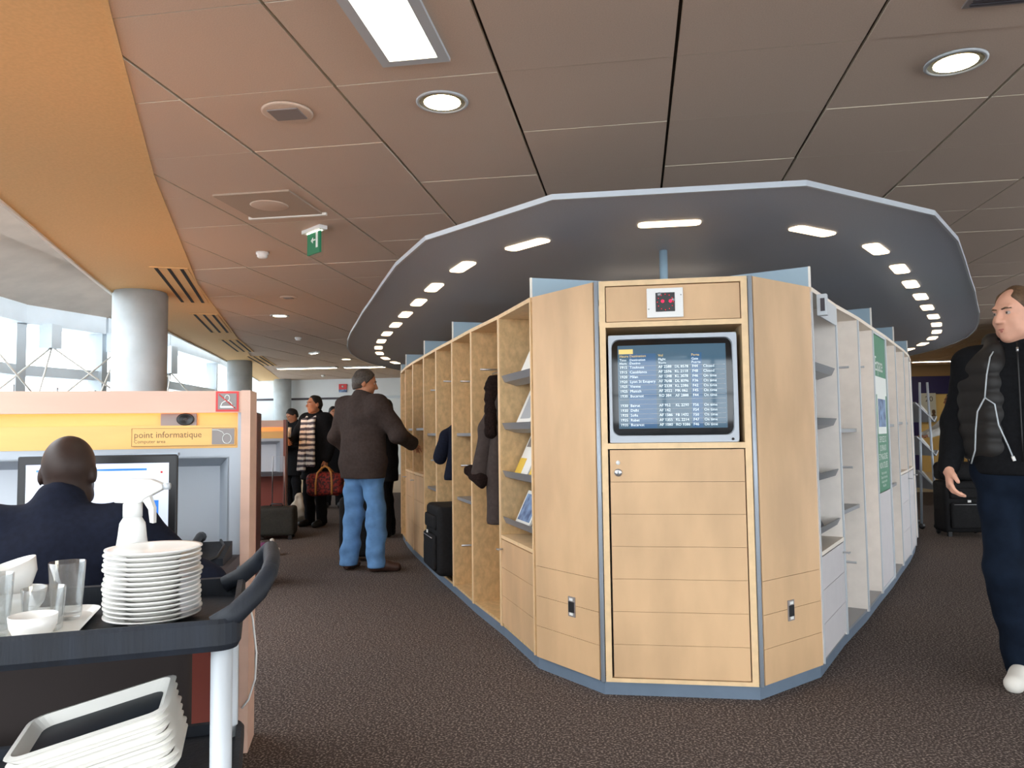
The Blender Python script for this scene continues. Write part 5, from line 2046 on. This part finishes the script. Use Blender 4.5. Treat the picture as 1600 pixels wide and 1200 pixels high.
cup(bowl, kg(.562, .175, zt), 'bowl', 'lowest white bowl of the stack at the cart edge', 'porcelain', 'bowl', 'white bowls on the cart')
cup(bowl, kg(.562, .175, zt + .034), 'bowl', 'middle white bowl of the stack at the cart edge', 'porcelain', 'bowl', 'white bowls on the cart')
cup(bowl, kg(.562, .175, zt + .102), 'bowl', 'top white bowl of the stack at the cart edge', 'porcelain', 'bowl', 'white bowls on the cart')
cup(bowl, kg(.562, .175, zt + .068), 'bowl', 'white bowl second from the top of the stack at the cart edge', 'porcelain', 'bowl', 'white bowls on the cart')
cup(tumbler, kg(.595, .312, zt + .012), 'glass_tumbler', 'clear glass sticking up tilted among the white bowls', 'glass_ware', 'glass', 'clear glasses on the cart', (R(6), R(10), 0))
cup(bowl, kg(.595, .312, zt), 'bowl', 'white bowl under the tilted glass', 'porcelain', 'bowl', 'white bowls on the cart')
cup([(0, .003), (.026, 0), (.028, .003), (.040, .03), (.042, .05), (.040, .05), (.036, .03), (.02, .01), (0, .009)], kg(.375, .104, zt), 'bowl', 'small white bowl beside the plate stack', 'porcelain', 'bowl', 'white bowls on the cart')
for k, (s, w_, a) in enumerate(((.440, .10, 20), (.492, .085, 80), (.503, .135, 140))):
    c = kg(s, w_, zt)
    q = mb('lemon')
    pts = [(math.cos(R(t)) * .022, math.sin(R(t)) * .016) for t in range(0, 181, 20)]
    Rz = Matrix.Rotation(R(a), 3, 'Z')
    q.extr([c + Rz @ Vector((x, -.006, z)) for x, z in pts], Rz @ Vector((0, .012, 0)), None, False)
    tag(bevel(q.build('lemon_wedge', base=c), .003), ['lemon wedge lying flat side down by the short glass', 'lemon wedge nearest the white bowl stack', 'lemon wedge leaning by the tall glass'][k], 'lemon', 'lemon wedges on the serving tray')

# ---- stacked white trays on the middle shelf
tc0 = kg(.232, .13, .505)
tx = (kg(-1, 0, 0) - kg(0, 0, 0)).normalized()
ty = (kg(0, 1, 0) - kg(0, 0, 0)).normalized()
tilt = R(13)
ux = (tx * math.cos(tilt) + Vector((0, 0, math.sin(tilt)))).normalized()
uy = (ty * math.cos(R(4)) + Vector((0, 0, math.sin(R(4))))).normalized()
uz = ux.cross(uy).normalized()
LT, WT = .28, .20
names = ['lowest', 'second', 'third', 'fourth', 'fifth', 'sixth', 'seventh', 'topmost']
o0 = tc0 + uz * 0.028
for k in range(8):
    sh_ = random.uniform(-.001, .001)
    c = o0 + uz * (k * .0152) + ux * (.0015 * math.sin(k * 2.1)) + uy * sh_
    T_ = lambda a, b, z: c + ux * a + uy * b + uz * z
    r = thing('meal_tray', c, ('%s white plastic tray of the tilted stack under the cart top' % names[k]) if k < 7 else 'topmost white plastic tray with dark base in the tilted stack under the cart top', 'tray', 'tilted stack of white trays')
    P, P2, P3 = rrect(0, 0, LT - .044, WT - .044, .02, 4), rrect(0, 0, LT, WT, .03, 4), rrect(0, 0, LT - .022, WT - .022, .024, 4)
    P4 = rrect(0, 0, LT - .056, WT - .056, .02, 4)
    n = len(P)
    q = mb('tray_white')
    vs = [T_(x, y, z) for p, z in ((P, 0), (P2, .024), (P3, .026), (P4, .006)) for x, y in p]
    q.add(vs, [(m_ * n + i, m_ * n + (i + 1) % n, (m_ + 1) * n + (i + 1) % n, (m_ + 1) * n + i) for m_ in range(3) for i in range(n)] + [tuple(range(n))])
    q.build('rim', r)
    q = mb('tray_dark'); q.add([T_(x, y, .0065) for x, y in P4], [tuple(range(n))]); q.add([T_(x, y, .002) for x, y in P4], [tuple(range(n - 1, -1, -1))]); q.build('tray_base', r)
# support under the raised end
q = mb('cart_black'); c = kg(.14, .15, .474)
q.box(.10, .17, .08, .2, .474, .515, fr=kg)
tag(bevel(q.build('storage_box', base=c), .006), 'dark box propping up the tilted trays on the cart shelf', 'box')

# ================================================================== COATS
def hung_coat(bk, s, zt_, zb_, mname, label, fur=None, scale=1.0):
    root, g, L = BAY[bk]
    c = g(s, .13, 0)
    r = thing('coat', (c.x, c.y, zt_), label, 'coat', 'coats hung in the lockers')
    gl = lambda a, b, z: np.array(g(a, b, z) - Vector((c.x, c.y, zt_)))
    k = Sdf()
    H_ = zt_ - zb_
    k.cap(gl(s, .10, zt_ - .06), gl(s, .20, zt_ - .06), .045 * scale, None, .03)
    k.cap(gl(s, .08, zt_ - .16), gl(s, .24, zt_ - .16), .06 * scale, None, .05)
    k.cap(gl(s, .07, zt_ - .16), gl(s - .01, .05, zb_ + .06), .06 * scale, .085 * scale, .05)
    k.cap(gl(s, .22, zt_ - .16), gl(s + .01, .24, zb_ + .06), .06 * scale, .085 * scale, .05)
    k.cap(gl(s, .15, zt_ - .2), gl(s, .15, zb_ + .06), .07 * scale, .10 * scale, .06)
    k.cut(gl(s, .1, zb_ + .035), (0, 0, -1))
    organic('coat_body', k, mname, r, .010, .008, 9)
    k = Sdf()
    zs = zb_ + H_ * .36
    k.cap(gl(s + .03, .06, zt_ - .14), gl(s + .06, .005, zs + .3 * H_), .05 * scale, .055 * scale, .03)
    k.cap(gl(s + .06, .005, zs + .3 * H_), gl(s + .075, -.045, zs), .055 * scale, .06 * scale, .03)
    organic('sleeve', k, mname, r, .010, .005, 20)
    if fur:
        k = Sdf()
        k.cap(gl(s + .15, -.085, zs + .02), gl(s + .02, -.05, zs - .035), .042, .046, .02)
        k.cap(gl(s + .1, -.02, zs + .01), gl(s + .01, .03, zs - .03), .034, .036, .02)
        organic('fur_cuff', k, fur, r, .008, .006, 90)
        k = Sdf()
        k.cap(gl(s + .02, .05, zt_ - .03), gl(s, .18, zt_ - .0), .05, .045, .02)
        k.cap(gl(s + .02, .03, zt_ - .04), gl(s - .02, .0, zt_ - .34), .055, .04, .02)
        organic('fur_collar', k, fur, r, .008, .006, 90)
    q = mb('steel'); q.tube([g(s, .13, zt_ - .03), g(s, .13, zt_ + .05), g(s, .15, zt_ + .075), g(s, .17, zt_ + .05)], .003, 6); q.build('hanger_hook', r)
    q = mb('steel'); q.tube([g(.015, .15, zt_ + .062), g(L - .015, .15, zt_ + .062)], .008, 8); q.build('rail', root)


hung_coat((2, -1), .19, 1.53, .60, 'coat_grey', 'dark grey coat with fur collar and fur cuff hanging in a birch locker', 'fur')
hung_coat((4, -1), .17, 1.36, .80, 'cloth_navy', 'short navy coat hanging above the upright black suitcase', None, .9)

# ================================================================== LUGGAGE
def suitcase(loc, yaw, wd, dp, ht, label, handle=0.0, mname='luggage', pocket=True, feet=True, grip=.025):
    r = thing('suitcase', loc, label, 'suitcase')
    Rz = Matrix.Rotation(yaw, 3, 'Z')
    loc = Vector(loc)
    F_ = lambda a, b, c: loc + Rz @ Vector((a, b, c))
    k = Sdf(); k.rbox((0, 0, ht / 2 + .02), (wd / 2, dp / 2, ht / 2 - .02), min(.04, dp / 3), .01, np.array(Rz))
    organic('shell', k, mname, r, .014, .002, 30)
    if pocket:
        k = Sdf(); k.rbox(Rz @ Vector((0, -dp / 2 - .008, ht * .38)), (wd * .40, .022, ht * .24), .02, .01, np.array(Rz))
        organic('front_pocket', k, mname, r, .012, .002, 30)
        k = Sdf(); k.rbox(Rz @ Vector((0, -dp / 2 - .004, ht * .78)), (wd * .40, .016, ht * .10), .014, .01, np.array(Rz))
        organic('upper_pocket', k, mname, r, .012, .001, 30)
        q = mb('steel'); q.tube([F_(-wd * .34, -dp / 2 - .034, ht * .58), F_(wd * .34, -dp / 2 - .034, ht * .58)], .003, 6); q.build('zip', r)
        q = mb('white_plastic'); q.box(-wd * .05, wd * .02, -dp / 2 - .036, -dp / 2 - .030, ht * .62, ht * .66, fr=F_); q.build('badge', r)
    q = mb('black_plastic'); q.tube([F_(-.07, 0, ht), F_(-.06, 0, ht + grip), F_(.06, 0, ht + grip), F_(.07, 0, ht)], .009 if grip > .02 else .006, 8); q.build('carry_handle', r)
    for sx in (-1, 1):
        q = mb('black_plastic'); q.lathe([(.01, -.014), (.03, -.014), (.032, 0), (.03, .014), (.01, .014)], F_(sx * (wd / 2 - .05), dp / 2 - .02, .033), 14, axis=Rz @ Vector((1, 0, 0))); q.build('wheel', r)
        if feet:
          q = mb('black_plastic'); q.box(sx * (wd / 2 - .05) - .02, sx * (wd / 2 - .05) + .02, -dp / 2 + .01, -dp / 2 + .05, 0, .05, fr=F_); q.build('foot', r)
    if handle:
        q = mb('steel')
        q.tube([F_(-.07, dp / 2 - .03, ht - .02), F_(-.065, dp / 2 - .03, handle), F_(.065, dp / 2 - .03, handle), F_(.07, dp / 2 - .03, ht - .02)], .007, 8)
        q.build('pull_handle', r)
    return r


root, g, L = BAY[(4, -1)]
t = g(1, 0, 0) - g(0, 0, 0)
suitcase(g(.315, .10, .0795), math.atan2(t.y, t.x) + math.pi, .50, .40, .56, 'upright black suitcase pushed into a birch locker under the navy coat', feet=False)
suitcase(FX(433, 8.95), R(16), .44, .30, .37, 'low black trolley suitcase with raised metal pull handle by the desks', handle=.94, mname='luggage_green', pocket=False)
suitcase(FX(1497, 8.55), R(6), .50, .28, .60, 'large black wheeled suitcase standing behind the walking man', grip=.006)
sc2 = FX(1497, 8.55)
k = Sdf(); k.rbox((0, 0, .10), (.25, .13, .10), .06, .02)
r = thing('travel_bag', (sc2.x, sc2.y, .604), 'soft black bag resting on top of the large wheeled suitcase', 'bag')
organic('bag_body', k, 'luggage', r, .014, .006, 24)
q = mb('black_plastic'); q.tube([(sc2.x - .1, sc2.y, .79), (sc2.x - .08, sc2.y, .86), (sc2.x + .08, sc2.y, .86), (sc2.x + .1, sc2.y, .79)], .01, 8); q.build('strap', r)
suitcase(FX(563, 7.38), R(4), .36, .24, .60, 'black suitcase standing behind the legs of the man in jeans', pocket=False)
# plastic bag and crumpled cloth
c = FX(468, 10.6)
k = Sdf(); k.ell((0, 0, .14), (.13, .10, .14), .03); k.cap((-.05, 0, .22), (-.02, 0, .38), .05, .02, .04); k.cap((.05, 0, .22), (.02, 0, .38), .05, .02, .04); k.cut((0, 0, .002), (0, 0, -1))
o = organic('plastic_bag', k, 'grass_bag', None, .012, .012, 34); o.location = c
tag(o, 'crumpled pale plastic bag on the floor by the scarf wearer', 'bag')
c = FX(420, 7.75)
r = thing('crumpled_cloth', c, 'crumpled purple and white cloth on the carpet below the trolley suitcase', 'cloth')
k = Sdf(); k.ell((-.05, 0, .06), (.06, .06, .07), .02); k.cut((0, 0, .002), (0, 0, -1)); organic('purple_part', k, 'purple_cloth', r, .01, .02, 60)
k = Sdf(); k.ell((.05, -.02, .08), (.07, .05, .07), .02); k.ell((.04, -.03, .03), (.06, .05, .03), .02); k.cut((0, 0, .002), (0, 0, -1)); organic('white_part', k, 'paper', r, .01, .02, 60)

# ================================================================== NEWSPAPER RACK by the right flank
a0 = FX(1431, 9.3)
r = thing('newspaper_rack', a0, 'silver wheeled newspaper rack at the far bend of the cream lockers', 'rack')
yw = Vector((-.16, .98, 0)).normalized(); xw = Vector((yw.y, -yw.x, 0))
F_ = lambda a, b, c: a0 + xw * a + yw * b + Vector((0, 0, c))
for b in (-.22, .22):
    for a in (-.10, .08):
        q = mb('alu'); q.tube([F_(a, b, .06), F_(a * .5, b, 1.72)], .014, 8); q.build('post', r)
        q = mb('black_plastic'); q.lathe([(.006, -.012), (.035, -.012), (.035, .012), (.006, .012)], F_(a, b, .036), 12, axis=yw); q.build('caster', r)
for k, z in enumerate((.45, .85, 1.25)):
    q = mb('shelf_grey'); q.extr([F_(-.12, -.24, z + .22), F_(.10, -.24, z), F_(.13, -.24, z + .06), F_(.12, -.24, z + .07), F_(.095, -.24, z + .02), F_(-.12, -.24, z + .24)], yw * .48); q.build('slanted_shelf', r)
    q = mb('paper'); q.extr([F_(-.05, -.19, z + .21), F_(.10, -.19, z + .03), F_(.112, -.19, z + .045), F_(-.04, -.19, z + .225)], yw * .38)
    c = F_(.03, 0, z + .1)
    tag(q.build('newspaper', base=c), ['newspaper on the lowest slanted shelf of the silver rack', 'newspaper on the middle slanted shelf of the silver rack', 'newspaper on the top slanted shelf of the silver rack'][k], 'newspaper', 'newspapers in the silver rack')
